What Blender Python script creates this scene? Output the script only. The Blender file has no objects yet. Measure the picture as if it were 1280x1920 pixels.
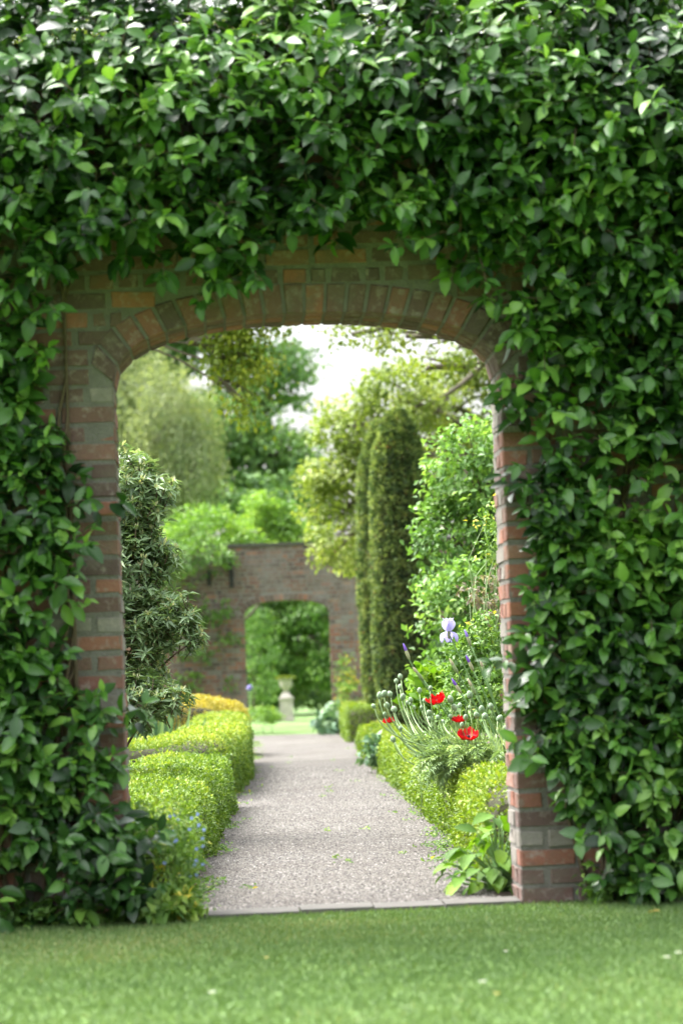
import bpy, math, random
import numpy as np
from mathutils import Vector, Matrix

R = math.radians
rng = np.random.default_rng(11)
random.seed(5)
C = bpy.context.scene.collection
SC = bpy.context.scene

# ------------------------------------------------------------------ camera
PITCH, ROLL, FOC = R(3.91), R(2.2), 85 / 36 * 1920
CF = np.array([0, math.cos(PITCH), math.sin(PITCH)])
_r0 = np.array([1.0, 0, 0]); _u0 = np.array([0, -math.sin(PITCH), math.cos(PITCH)])
CR = _r0 * math.cos(ROLL) - _u0 * math.sin(ROLL)
CU = _u0 * math.cos(ROLL) + _r0 * math.sin(ROLL)
CP = np.array([0, 0, 0.9])
cam_d = bpy.data.cameras.new('camera'); cam = bpy.data.objects.new('camera', cam_d); C.objects.link(cam)
cam_d.sensor_fit = 'VERTICAL'; cam_d.sensor_height = 36; cam_d.sensor_width = 24; cam_d.lens = 85
cam_d.clip_start = 0.1; cam_d.clip_end = 2000
m3 = Matrix((CR, CU, -CF)).transposed()
cam.matrix_world = Matrix.Translation(Vector(CP)) @ m3.to_4x4()
cam_d.dof.use_dof = True; cam_d.dof.focus_distance = 13.3; cam_d.dof.aperture_fstop = 2.6
SC.camera = cam

# ------------------------------------------------------------------ light
SUN_EL, SUN_AZ = R(56), R(-62)        # azimuth from +Y, negative = to the west side (left of the path)
W = bpy.data.worlds.new('World'); SC.world = W; W.use_nodes = True
wn = W.node_tree; wn.nodes.clear()
sky = wn.nodes.new('ShaderNodeTexSky'); sky.sky_type = 'NISHITA'; sky.sun_disc = False
sky.sun_elevation = SUN_EL; sky.sun_rotation = SUN_AZ; sky.dust_density = 6; sky.air_density = 1.2; sky.ozone_density = 1
hs = wn.nodes.new('ShaderNodeHueSaturation'); hs.inputs['Saturation'].default_value = 0.22
bg = wn.nodes.new('ShaderNodeBackground'); bg.inputs['Strength'].default_value = 0.15
wo = wn.nodes.new('ShaderNodeOutputWorld')
# an overcast sky is about three times brighter overhead than at the horizon
tcw = wn.nodes.new('ShaderNodeTexCoord'); sx = wn.nodes.new('ShaderNodeSeparateXYZ'); mr = wn.nodes.new('ShaderNodeMapRange')
mr.inputs['From Min'].default_value = 0; mr.inputs['From Max'].default_value = 1; mr.inputs['To Min'].default_value = .5; mr.inputs['To Max'].default_value = 1.7
vm = wn.nodes.new('ShaderNodeVectorMath'); vm.operation = 'SCALE'
wn.links.new(tcw.outputs['Generated'], sx.inputs[0]); wn.links.new(sx.outputs['Z'], mr.inputs['Value']); wn.links.new(mr.outputs[0], vm.inputs['Scale'])
wn.links.new(sky.outputs[0], hs.inputs['Color']); wn.links.new(hs.outputs[0], vm.inputs[0]); wn.links.new(vm.outputs[0], bg.inputs[0]); wn.links.new(bg.outputs[0], wo.inputs[0])
sd = bpy.data.lights.new('sun', 'SUN'); sd.energy = .8; sd.angle = R(40); sd.color = (1, 0.96, 0.9)
so = bpy.data.objects.new('sun', sd); C.objects.link(so)
sdir = Vector((math.sin(SUN_AZ) * math.cos(SUN_EL), math.cos(SUN_AZ) * math.cos(SUN_EL), math.sin(SUN_EL)))
so.rotation_euler = sdir.to_track_quat('Z', 'Y').to_euler()
so.location = sdir * 60
vs = SC.view_settings
vs.view_transform = 'Standard'; vs.look = 'None'; vs.gamma = 1; vs.use_curve_mapping = False
vs.exposure = 2.3
SC.cycles.use_denoising = True
SC.cycles.max_bounces = 8; SC.cycles.transmission_bounces = 4; SC.cycles.diffuse_bounces = 5
SC.cycles.caustics_reflective = False; SC.cycles.caustics_refractive = False

# ------------------------------------------------------------------ helpers
def nz(v):
    return v / np.maximum(np.linalg.norm(v, axis=-1, keepdims=True), 1e-9)

def ray(px, py): return CF * FOC + CR * (px - 640) - CU * (py - 960)
def at(px, py, Y):
    d = ray(px, py); return CP + d * (Y / d[1])
def ground(px, py):
    d = ray(px, py); return CP + d * (-0.9 / d[2])

def wob(P, f, seed):
    r = np.random.default_rng(seed); P = np.asarray(P, float); s = np.zeros(P.shape[:-1])
    for i in range(7):
        k = r.normal(size=P.shape[-1]); k = k / np.linalg.norm(k) * f * r.uniform(0.6, 1.7)
        s += np.sin(P @ k + r.uniform(0, 6.28))
    return s / 3.0

class MB:
    """collects vertices, faces and a per-vertex tint, then links ONE mesh object"""
    def __init__(s): s.V = []; s.F = []; s.T = []; s.n = 0
    def add(s, V, faces, tint=0.5):
        V = np.asarray(V, float).reshape(-1, 3)
        for f in faces:
            f = np.asarray(f, np.int64)
            if len(f): s.F.append(f + s.n)
        t = np.broadcast_to(np.asarray(tint, float), (len(V),))
        s.V.append(V); s.T.append(t); s.n += len(V)
    def build(s, name, mat, parent=None, smooth=True):
        me = bpy.data.meshes.new(name)
        V = np.concatenate(s.V); T = np.concatenate(s.T)
        org = ROOT.get(parent.name, np.zeros(3)) if parent is not None else np.zeros(3)
        V = V - org
        me.vertices.add(len(V)); me.vertices.foreach_set('co', V.astype(np.float32).ravel())
        li = np.concatenate([f.ravel() for f in s.F]); ln = np.concatenate([np.full(len(f), f.shape[1]) for f in s.F])
        me.loops.add(len(li)); me.loops.foreach_set('vertex_index', li.astype(np.int32))
        me.polygons.add(len(ln)); st = np.concatenate([[0], np.cumsum(ln)[:-1]])
        me.polygons.foreach_set('loop_start', st.astype(np.int32)); me.polygons.foreach_set('loop_total', ln.astype(np.int32))
        me.polygons.foreach_set('use_smooth', np.full(len(ln), smooth))
        a = me.attributes.new('tint', 'FLOAT', 'POINT'); a.data.foreach_set('value', T.astype(np.float32))
        me.update(); me.validate()
        me.materials.append(mat)
        o = bpy.data.objects.new(name, me); C.objects.link(o)
        if parent is not None:
            o.parent = parent; ROOT[o.name] = org
        else:
            ROOT[o.name] = np.zeros(3)
        return o
ROOT = {}
def tag(o, label, cat, group=None, kind=None):
    o['label'] = label; o['category'] = cat
    if group: o['group'] = group
    if kind: o['kind'] = kind
    return o
def thing(name, label, cat, loc, group=None):
    o = bpy.data.objects.new(name, None); C.objects.link(o); o.location = loc; o.empty_display_size = 0.1
    ROOT[o.name] = np.array(loc, float)
    return tag(o, label, cat, group)
def struct(o):
    o['kind'] = 'structure'; return o

# leaf shapes: x across, y along, z up
def leaf_full(fold=0.22, droop=0.25, wmax=0.42):
    t = [0.0, 0.2, 0.45, 0.75, 1.0]; w = [0, 0.64, 1.0, 0.74, 0]
    V = [(0, 0, 0)]
    for i in (1, 2, 3):
        z = -droop * t[i] ** 2
        V += [(-w[i] * .5, t[i], z + fold * w[i] * wmax), (0, t[i], z), (w[i] * .5, t[i], z + fold * w[i] * wmax)]
    V += [(0, 1, -droop)]
    F3 = [(0, 2, 1), (0, 3, 2), (7, 8, 10), (8, 9, 10)]
    F4 = [(1, 2, 5, 4), (2, 3, 6, 5), (4, 5, 8, 7), (5, 6, 9, 8)]
    return np.array(V, float), [np.array(F3), np.array(F4)]
def leaf_mid(droop=0.25, fold=0.1):
    V = [(0, 0, 0), (-.5, .42, fold - droop * .15), (0, .45, -droop * .2), (.5, .42, fold - droop * .15), (0, 1, -droop)]
    return np.array(V, float), [np.array([(0, 2, 1), (0, 3, 2), (1, 2, 4), (2, 3, 4)])]
def leaf_lo():
    V = [(0, 0, 0), (.5, .45, .12), (0, 1, -.12), (-.5, .45, .12)]
    return np.array(V, float), [np.array([(0, 1, 2), (0, 2, 3)])]
LF, LM, LL = leaf_full(), leaf_mid(), leaf_lo()

def scatter(mb, T, P, D, N, L, Wd, tint):
    tv, tf = T; n = len(P)
    if n == 0: return
    D = nz(D); X = nz(np.cross(D, N)); Z = np.cross(X, D)
    L = np.broadcast_to(np.asarray(L, float), (n,)); Wd = np.broadcast_to(np.asarray(Wd, float), (n,))
    tt_ = np.repeat(np.broadcast_to(np.asarray(tint, float), (n,)), len(tv))
    if len(tv) == 11: tt_ = np.where(tt_ < .96, np.clip(tt_ + np.tile(np.array([.1, -.03, .09, -.03, -.03, .07, -.03, -.03, .05, -.03, .0]), n), 0, .95), tt_)
    V = (P[:, None] + X[:, None] * (tv[None, :, 0:1] * Wd[:, None, None]) + D[:, None] * (tv[None, :, 1:2] * L[:, None, None])
         + Z[:, None] * (tv[None, :, 2:3] * L[:, None, None]))
    off = (np.arange(n) * len(tv))[:, None, None]
    mb.add(V.reshape(-1, 3), [(f[None] + off).reshape(-1, f.shape[1]) for f in tf],
           tt_)

def tube(mb, pts, rad, n=6, tint=0.5):
    pts = np.asarray(pts, float); k = len(pts)
    rad = np.broadcast_to(np.asarray(rad, float), (k,))
    tan = nz(np.gradient(pts, axis=0))
    ref = np.array([0.31, 0.17, 0.93]) if abs(tan[0, 2]) < 0.9 else np.array([1.0, 0.1, 0])
    a = nz(np.cross(tan, ref)); b = np.cross(tan, a)
    th = np.arange(n) / n * 2 * np.pi
    V = pts[:, None] + rad[:, None, None] * (a[:, None] * np.cos(th)[None, :, None] + b[:, None] * np.sin(th)[None, :, None])
    F = [(i * n + j, i * n + (j + 1) % n, (i + 1) * n + (j + 1) % n, (i + 1) * n + j) for i in range(k - 1) for j in range(n)]
    cap = [[j for j in range(n)][::-1], [(k - 1) * n + j for j in range(n)]]
    mb.add(V.reshape(-1, 3), [np.array(F), np.array(cap)], tint)

def bez(p0, p1, p2, p3, k=10):
    t = np.linspace(0, 1, k)[:, None]
    p0, p1, p2, p3 = map(lambda q: np.asarray(q, float), (p0, p1, p2, p3))
    return (1 - t) ** 3 * p0 + 3 * (1 - t) ** 2 * t * p1 + 3 * (1 - t) * t * t * p2 + t ** 3 * p3

def lathe(mb, prof, c, n=20, tint=0.5):
    prof = np.asarray(prof, float); th = np.arange(n) / n * 2 * np.pi
    V = np.stack([prof[:, None, 0] * np.cos(th), prof[:, None, 0] * np.sin(th), np.repeat(prof[:, 1:2], n, 1)], -1) + np.asarray(c)
    k = len(prof)
    F = [(i * n + j, i * n + (j + 1) % n, (i + 1) * n + (j + 1) % n, (i + 1) * n + j) for i in range(k - 1) for j in range(n)]
    mb.add(V.reshape(-1, 3), [np.array(F), np.array([[j for j in range(n)][::-1], [(k - 1) * n + j for j in range(n)]])], tint)

def box(mb, lo, hi, tint=0.5):
    x0, y0, z0 = lo; x1, y1, z1 = hi
    V = [(x0, y0, z0), (x1, y0, z0), (x1, y1, z0), (x0, y1, z0), (x0, y0, z1), (x1, y0, z1), (x1, y1, z1), (x0, y1, z1)]
    mb.add(V, [np.array([(0, 3, 2, 1), (4, 5, 6, 7), (0, 1, 5, 4), (1, 2, 6, 5), (2, 3, 7, 6), (3, 0, 4, 7)])], tint)

# ------------------------------------------------------------------ materials
def newmat(name):
    m = bpy.data.materials.new(name); m.use_nodes = True; nt = m.node_tree; nt.nodes.clear()
    out = nt.nodes.new('ShaderNodeOutputMaterial'); p = nt.nodes.new('ShaderNodeBsdfPrincipled')
    nt.links.new(p.outputs[0], out.inputs[0])
    return m, nt, p, out
def ramp(nt, stops, interp='LINEAR'):
    r = nt.nodes.new('ShaderNodeValToRGB'); cr = r.color_ramp; cr.interpolation = interp
    while len(cr.elements) < len(stops): cr.elements.new(0.5)
    for e, (p, c) in zip(cr.elements, stops): e.position = p; e.color = (*c, 1)
    return r
def noise(nt, scale, detail=4, rough=0.55, co=None):
    n = nt.nodes.new('ShaderNodeTexNoise'); n.inputs['Scale'].default_value = scale
    n.inputs['Detail'].default_value = detail; n.inputs['Roughness'].default_value = rough
    if co is None:
        g = nt.nodes.new('ShaderNodeNewGeometry'); co = g.outputs['Position']
    nt.links.new(co, n.inputs['Vector'])
    return n
def mixc(nt, fac, a, b, mode='MIX'):
    m = nt.nodes.new('ShaderNodeMix'); m.data_type = 'RGBA'; m.blend_type = mode
    for v, i in ((fac, 0), (a, 6), (b, 7)):
        if isinstance(v, (int, float)): m.inputs[i].default_value = v
        elif isinstance(v, tuple): m.inputs[i].default_value = (*v, 1)
        else: nt.links.new(v, m.inputs[i])
    return m.outputs[2]
def bump(nt, p, h, strength=0.4, dist=0.01):
    b = nt.nodes.new('ShaderNodeBump'); b.inputs['Strength'].default_value = strength; b.inputs['Distance'].default_value = dist
    nt.links.new(h, b.inputs['Height']); nt.links.new(b.outputs[0], p.inputs['Normal'])

def foliage(name, stops, rough=0.45, trans=0.3, spec=0.5, tcol=(1.0, 1.0, 0.45)):
    m, nt, p, out = newmat(name)
    a = nt.nodes.new('ShaderNodeAttribute'); a.attribute_name = 'tint'
    r = ramp(nt, stops); nt.links.new(a.outputs['Fac'], r.inputs[0])
    nt.links.new(r.outputs[0], p.inputs['Base Color'])
    p.inputs['Roughness'].default_value = rough; p.inputs['Specular IOR Level'].default_value = spec
    t = nt.nodes.new('ShaderNodeBsdfTranslucent')
    tc = mixc(nt, 1.0, r.outputs[0], tcol, 'MULTIPLY')
    br = nt.nodes.new('ShaderNodeBrightContrast'); nt.links.new(tc, br.inputs[0])
    nt.links.new(tc, t.inputs[0])
    ms = nt.nodes.new('ShaderNodeMixShader'); ms.inputs[0].default_value = trans
    nt.links.new(p.outputs[0], ms.inputs[1]); nt.links.new(t.outputs[0], ms.inputs[2]); nt.links.new(ms.outputs[0], out.inputs[0])
    return m
def plain(name, col, rough=0.7, var=0.25, scale=20, bmp=0.2, spec=0.4):
    m, nt, p, out = newmat(name)
    n = noise(nt, scale, 5)
    c = mixc(nt, n.outputs['Fac'], tuple(x * (1 - var) for x in col), tuple(min(1, x * (1 + var)) for x in col))
    nt.links.new(c, p.inputs['Base Color']); p.inputs['Roughness'].default_value = rough
    p.inputs['Specular IOR Level'].default_value = spec
    bump(nt, p, n.outputs['Fac'], bmp, 0.01)
    return m

def brickmat(name, dull=0.0):
    m, nt, p, out = newmat(name)
    a = nt.nodes.new('ShaderNodeAttribute'); a.attribute_name = 'tint'
    def d(c):
        g = 0.22
        return tuple(x * 1.3 * (1 - dull) + (g, g * .9, g * .8)[i] * dull for i, x in enumerate(c))
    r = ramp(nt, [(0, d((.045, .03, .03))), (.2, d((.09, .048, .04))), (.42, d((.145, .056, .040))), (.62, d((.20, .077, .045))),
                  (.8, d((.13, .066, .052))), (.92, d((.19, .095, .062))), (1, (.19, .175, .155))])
    nt.links.new(a.outputs['Fac'], r.inputs[0])
    n1 = noise(nt, 24, 6, .65); n2 = noise(nt, 7, 5, .6); n3 = noise(nt, 90, 4, .6)
    r1 = ramp(nt, [(.52, (0, 0, 0)), (.70, (.75, .75, .75))]); nt.links.new(n1.outputs['Fac'], r1.inputs[0])
    c = mixc(nt, r1.outputs[0], r.outputs[0], (.27, .235, .21))          # lime bloom and worn mortar smears
    mm = nt.nodes.new('ShaderNodeMix'); mm.data_type = 'RGBA'
    r2 = ramp(nt, [(.5, (0, 0, 0)), (.7, (.75, .75, .75))]); nt.links.new(n2.outputs['Fac'], r2.inputs[0])
    c = mixc(nt, r2.outputs[0], c, (.12, .10, .08))                      # old soot and algae stains
    if name == 'weathered_brick':
        n5 = noise(nt, 1.3, 7, .68); r5 = ramp(nt, [(.5, (0, 0, 0)), (.68, (.6, .6, .6))]); nt.links.new(n5.outputs['Fac'], r5.inputs[0])
        c = mixc(nt, r5.outputs[0], c, (.26, .245, .235))                # pale lichen bloom
    c = mixc(nt, .35, c, mixc(nt, n3.outputs['Fac'], (.25, .25, .25), (.8, .8, .8)), 'OVERLAY')
    nt.links.new(c, p.inputs['Base Color']); p.inputs['Roughness'].default_value = .9; p.inputs['Specular IOR Level'].default_value = .2
    bump(nt, p, n3.outputs['Fac'], .6, .006)
    return m

M = {}
M['brick'] = brickmat('old_brick', .12)
M['brick_far'] = brickmat('weathered_brick', .12)
def mortar(name, a, b):
    m, nt, p, out = newmat(name)
    n = noise(nt, 16, 6, .65)
    nt.links.new(mixc(nt, n.outputs['Fac'], a, b), p.inputs['Base Color']); p.inputs['Roughness'].default_value = .95
    bump(nt, p, noise(nt, 80, 5).outputs['Fac'], .8, .01); return m
M['mortar'] = mortar('lime_mortar', (.07, .063, .056), (.20, .19, .168))
M['mortar_far'] = mortar('grey_mortar', (.11, .10, .095), (.24, .225, .215))
M['ivy'] = foliage('climber_leaf', [(0, (.012, .036, .012)), (.35, (.031, .094, .018)), (.7, (.080, .205, .030)), (.95, (.19, .36, .06)), (.98, (.40, .25, .04)), (1, (.45, .18, .03))], .36, .32, .5)
M['box'] = foliage('box_leaf', [(0, (.045, .10, .014)), (.5, (.13, .235, .026)), (.8, (.26, .36, .04)), (1, (.42, .46, .07))], .5, .35, .4)
M['lime'] = foliage('golden_box_leaf', [(0, (.06, .13, .015)), (.5, (.17, .275, .022)), (.8, (.27, .35, .03)), (1, (.38, .41, .05))], .5, .35, .4)
M['gold'] = foliage('golden_leaf', [(0, (.22, .24, .03)), (.5, (.44, .38, .05)), (1, (.56, .44, .08))], .5, .3, .4)
M['twig'] = plain('hedge_twigs', (.035, .035, .015), .95, .5, 60, .8)
M['bark'] = plain('bark', (.10, .085, .06), .9, .45, 12, 1.0)
M['stem'] = plain('brown_stem', (.09, .065, .04), .85, .4, 40, .5)
M['yew'] = foliage('yew_needles', [(0, (.03, .06, .03)), (.3, (.10, .165, .065)), (.6, (.24, .32, .115)), (.93, (.44, .52, .2)), (1, (.26, .16, .08))], .55, .3, .3)
M['shrub'] = foliage('narrow_leaf', [(0, (.085, .15, .07)), (.5, (.215, .325, .15)), (.8, (.38, .49, .25)), (1, (.66, .64, .42))], .42, .35, .5)
M['dark_tree'] = foliage('dark_crown_leaf', [(0, (.055, .125, .04)), (.5, (.135, .26, .075)), (1, (.30, .46, .13))], .5, .4, .4)
M['willow'] = foliage('feathery_leaf', [(0, (.17, .23, .12)), (.5, (.30, .36, .19)), (1, (.46, .50, .25))], .55, .35, .3)
M['maple'] = foliage('yellow_green_leaf', [(0, (.11, .17, .03)), (.5, (.225, .305, .06)), (1, (.41, .47, .14))], .5, .42, .35)
M['oak'] = foliage('olive_leaf', [(0, (.08, .13, .015)), (.5, (.17, .24, .025)), (1, (.30, .34, .04))], .5, .4, .35)
M['fresh'] = foliage('fresh_leaf', [(0, (.07, .16, .035)), (.5, (.16, .31, .075)), (1, (.32, .48, .14))], .45, .4, .4)
M['pale_shrub'] = foliage('pale_shrub_leaf', [(0, (.09, .20, .035)), (.5, (.2, .36, .06)), (1, (.36, .5, .1))], .5, .4, .35)
M['under'] = foliage('woodland_leaf', [(0, (.04, .095, .02)), (.5, (.11, .235, .04)), (1, (.26, .42, .08))], .5, .35, .35)
M['perennial'] = foliage('perennial_leaf', [(0, (.06, .14, .03)), (.5, (.14, .27, .05)), (.9, (.28, .42, .08)), (1, (.6, .5, .06))], .5, .35, .35)
M['hosta'] = foliage('broad_leaf', [(0, (.03, .09, .012)), (.5, (.11, .235, .014)), (1, (.22, .36, .022))], .6, .35, .25)
M['bluegreen'] = foliage('blue_green_leaf', [(0, (.05, .12, .07)), (.5, (.10, .20, .10)), (1, (.22, .34, .16))], .45, .25, .4)
M['poppy_leaf'] = foliage('poppy_leaf', [(0, (.12, .21, .09)), (.5, (.25, .37, .17)), (1, (.40, .52, .27))], .6, .35, .3)
M['poppy_stem'] = foliage('poppy_stem', [(0, (.22, .34, .15)), (1, (.38, .5, .25))], .5, .2, .3)
M['bud'] = plain('poppy_bud', (.20, .29, .17), .7, .3, 160, .5)
M['petal'] = foliage('red_petal', [(0, (.22, .004, .01)), (1, (.68, .012, .02))], .45, .3, .3, (1, .3, .3))
M['poppy_centre'] = plain('poppy_centre', (.02, .012, .02), .8, .4, 200, .5)
M['iris'] = foliage('lilac_petal', [(0, (.32, .26, .60)), (.4, (.46, .43, .74)), (1, (.70, .69, .86))], .5, .4, .2, (.9, .85, 1))
M['iris_tip'] = foliage('violet_bud', [(0, (.20, .09, .5)), (1, (.42, .36, .75))], .5, .2, .3, (1, 1, 1))
M['iris_leaf'] = foliage('iris_leaf', [(0, (.10, .22, .07)), (1, (.26, .38, .16))], .5, .3, .3)
M['sheath'] = foliage('papery_sheath', [(0, (.25, .34, .16)), (1, (.55, .5, .36))], .6, .3, .2)
M['dry'] = foliage('dry_seedhead', [(0, (.12, .10, .08)), (.5, (.24, .21, .16)), (1, (.40, .37, .33))], .6, .3, .2)
M['blueflower'] = foliage('blue_petal', [(0, (.22, .3, .62)), (1, (.45, .52, .8))], .5, .3, .2, (.8, .9, 1))
M['white'] = foliage('white_petal', [(0, (.7, .7, .68)), (1, (.85, .85, .82))], .5, .3, .2, (1, 1, 1))
M['grass'] = foliage('grass_blade', [(0, (.062, .122, .036)), (.5, (.105, .18, .056)), (.93, (.17, .245, .08)), (1, (.30, .30, .13))], .5, .35, .35)
M['fallen'] = foliage('fallen_leaf', [(0, (.4, .28, .08)), (1, (.5, .45, .2))], .6, .2, .2)

def ground_mat():
    m, nt, p, out = newmat('lawn_turf')
    n = noise(nt, 3, 6); n2 = noise(nt, 90, 3)
    c = mixc(nt, n.outputs['Fac'], (.10, .18, .045), (.17, .26, .075)); c = mixc(nt, n2.outputs['Fac'], c, (.09, .18, .03))
    nt.links.new(c, p.inputs['Base Color']); p.inputs['Roughness'].default_value = .9; bump(nt, p, n2.outputs['Fac'], .8, .02); return m
def gravel_mat():
    m, nt, p, out = newmat('gravel')
    g = nt.nodes.new('ShaderNodeNewGeometry')
    v = nt.nodes.new('ShaderNodeTexVoronoi'); v.inputs['Scale'].default_value = 120; nt.links.new(g.outputs['Position'], v.inputs['Vector'])
    sp = nt.nodes.new('ShaderNodeSeparateColor'); nt.links.new(v.outputs['Color'], sp.inputs[0])
    r = ramp(nt, [(0, (.034, .032, .030)), (.3, (.078, .072, .065)), (.6, (.122, .113, .101)), (.85, (.172, .162, .148)), (1, (.27, .26, .245))])
    nt.links.new(sp.outputs[0], r.inputs[0])
    n = noise(nt, 1.6, 6, .6); rr = ramp(nt, [(.38, (0, 0, 0)), (.7, (.8, .8, .8))]); nt.links.new(n.outputs['Fac'], rr.inputs[0])
    c = mixc(nt, rr.outputs[0], r.outputs[0], (.068, .056, .044)); nl = noise(nt, .45, 4, .6); rl = ramp(nt, [(.4, (0, 0, 0)), (.65, (.45, .45, .45))]); nt.links.new(nl.outputs['Fac'], rl.inputs[0]); c = mixc(nt, rl.outputs[0], c, (.16, .15, .13))
    nt.links.new(c, p.inputs['Base Color']); p.inputs['Roughness'].default_value = .85; p.inputs['Specular IOR Level'].default_value = .3
    bump(nt, p, v.outputs['Distance'], .9, -.012); return m
def pebble_mat():
    m, nt, p, out = newmat('pebble')
    a = nt.nodes.new('ShaderNodeAttribute'); a.attribute_name = 'tint'
    r = ramp(nt, [(0, (.022, .022, .022)), (.25, (.066, .060, .053)), (.55, (.120, .107, .094)), (.85, (.188, .174, .156)), (1, (.31, .30, .285))])
    nt.links.new(a.outputs['Fac'], r.inputs[0]); nt.links.new(r.outputs[0], p.inputs['Base Color']); p.inputs['Roughness'].default_value = .8
    return m
def soil_mat():
    m, nt, p, out = newmat('soil')
    n = noise(nt, 30, 8, .7)
    nt.links.new(mixc(nt, n.outputs['Fac'], (.035, .025, .018), (.13, .095, .07)), p.inputs['Base Color']); p.inputs['Roughness'].default_value = .95
    bump(nt, p, n.outputs['Fac'], 1, .03); return m
M['lawn'] = ground_mat(); M['gravel'] = gravel_mat(); M['pebble'] = pebble_mat(); M['soil'] = soil_mat()
M['stone'] = plain('sandstone', (.085, .08, .07), .9, .35, 14, .6)
M['urn'] = plain('pale_stone', (.42, .38, .34), .9, .35, 9, .6)
M['moss'] = plain('moss', (.16, .15, .03), .95, .4, 40, .8)

# ------------------------------------------------------------------ ground
def sheet(name, rows, z, mat):
    """rows: (y, xl, xr)"""
    mb = MB(); V = []; nx = 6
    for y, a, b in rows:
        for i in range(nx): V.append((a + (b - a) * i / (nx - 1), y, z))
    F = [(j * nx + i, j * nx + i + 1, (j + 1) * nx + i + 1, (j + 1) * nx + i) for j in range(len(rows) - 1) for i in range(nx - 1)]
    mb.add(V, [np.array(F)]); return struct(mb.build(name, mat, None, False))
mb = MB(); G = 900
gx = np.linspace(-G, G, 9); V = [(x, y, 0) for y in gx for x in gx]
mb.add(V, [np.array([(j * 9 + i, j * 9 + i + 1, (j + 1) * 9 + i + 1, (j + 1) * 9 + i) for j in range(8) for i in range(8)])])
struct(mb.build('lawn', M['lawn'], None, False))
PY = np.array([9.5, 12.5, 15.5, 21, 26.5, 31, 36, 39.6])
PL = np.array([-.64, -.71, -.78, -.92, -1.06, -1.22, -1.42, -1.58])
PR = np.array([.52, .50, .45, .37, .27, .16, .0, -.16])
def pl(y): return np.interp(y, PY, PL)
def pr(y): return np.interp(y, PY, PR)
ys = np.arange(9.5, 39.7, .2)
sheet('soil_bed', [(y, -6.5, 6.0) for y in np.arange(9.62, 39.3, 1.0)], .004, M['soil'])
sheet('gravel_path', [(y, pl(y) - .05 + .04 * math.sin(y * 5.1) + .03 * math.sin(y * 11.7), pr(y) + .05 + .04 * math.sin(y * 4.3 + 1) + .03 * math.sin(y * 13)) for y in ys], .008, M['gravel'])

# wall frame (front face, ground middle of the opening)
TH = R(3.0)
EX = np.array([math.cos(TH), math.sin(TH), 0]); EY = np.array([-math.sin(TH), math.cos(TH), 0]); EZ = np.array([0, 0, 1.0])
W0 = np.array([-.114, 9.366, 0])
def wl(p, frame=None):
    p = np.asarray(p, float); return W0 + p[..., 0:1] * EX + p[..., 1:2] * EY + p[..., 2:3] * EZ
def wallpx(px, py):
    d = ray(px, py); t = ((W0 - CP) @ EY) / (d @ EY); q = CP + d * t - W0
    return q @ EX, q[2]

# threshold stones across the opening
mb = MB(); x = -.74
while x < .74:
    L = rng.uniform(.26, .42); x1 = min(x + L, .75); mb_v = MB()
    box(mb_v, (x + .004, -.03, -.05), (x1 - .004, .17, .017 + rng.uniform(-.003, .003)))
    V = mb_v.V[0]; mb.add(wl(V), mb_v.F); x = x1
struct(mb.build('stone_threshold', M['stone'], None, False))

# pebbles (uncountable): loose stones on the path
n = 46000
yy = 9.55 + 15 * rng.random(n) ** 1.5; uu = rng.random(n); xx = pl(yy) - .05 + (pr(yy) - pl(yy) + .1) * uu
sz = rng.uniform(.0026, .0062, n) * (1 + (yy - 9.5) * .02)
oc = np.array([(1, 0, 0), (0, 1, 0), (-1, 0, 0), (0, -1, 0), (0, 0, 1)], float); of = np.array([(0, 1, 4), (1, 2, 4), (2, 3, 4), (3, 0, 4)])
an = rng.random(n) * 6.28; ca, sa = np.cos(an), np.sin(an)
o3 = oc[None] * rng.uniform(.7, 1.3, (n, 5, 1)) * sz[:, None, None] * np.array([1.2, 1, .75])
Vp = np.stack([o3[..., 0] * ca[:, None] - o3[..., 1] * sa[:, None] + xx[:, None], o3[..., 0] * sa[:, None] + o3[..., 1] * ca[:, None] + yy[:, None], o3[..., 2] + .0085], -1)
mb = MB(); mb.add(Vp.reshape(-1, 3), [(of[None] + (np.arange(n) * 5)[:, None, None]).reshape(-1, 3)], np.repeat(rng.beta(1.6, 1.6, n), 5))
tag(mb.build('gravel', M['pebble'], None, False), 'loose pinkish grey gravel stones strewn over the garden path', 'gravel', kind='stuff')

# grass blades on the near lawn (uncountable)
def grass(y0, y1, x0, x1, n, h, seed):
    r = np.random.default_rng(seed)
    P = np.stack([r.uniform(x0, x1, n), r.uniform(y0, y1, n), np.zeros(n)], -1)
    q = (P - W0); lx, ly = q @ EX, q @ EY
    ok = (ly < -.035 + .015 * np.sin(lx * 37)) | ((ly < .02) & (np.abs(lx) > .78))
    P = P[ok]; n = len(P)
    D = nz(np.stack([r.normal(0, .6, n), r.normal(0, .6, n), np.ones(n)], -1)); N = nz(r.normal(size=(n, 3)) * [1, 1, .1])
    t = np.clip(.42 + .16 * wob(P, 2.0, 3) + .12 * wob(P, 9, 4) + r.normal(0, .2, n), 0, 1)
    return P, D, N, h * r.uniform(.6, 1.25, n), t
mb = MB()
BL = (np.array([(-.5, 0, 0), (.5, 0, 0), (.32, .6, .02), (-.32, .6, .02), (0, 1, .14)], float), [np.array([(0, 1, 2, 3)]), np.array([(3, 2, 4)])])
for a in ((5.2, 7.5, -1.7, 1.7, 95000, .017, 1), (7.5, 9.6, -2.1, 2.1, 105000, .018, 2)):
    P, D, N, L, t = grass(*a); scatter(mb, BL, P, D, N, L, .0036, t)
tag(mb.build('grass', M['grass']), 'short mown green grass blades of the lawn before the arch', 'grass', kind='stuff')

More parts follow.
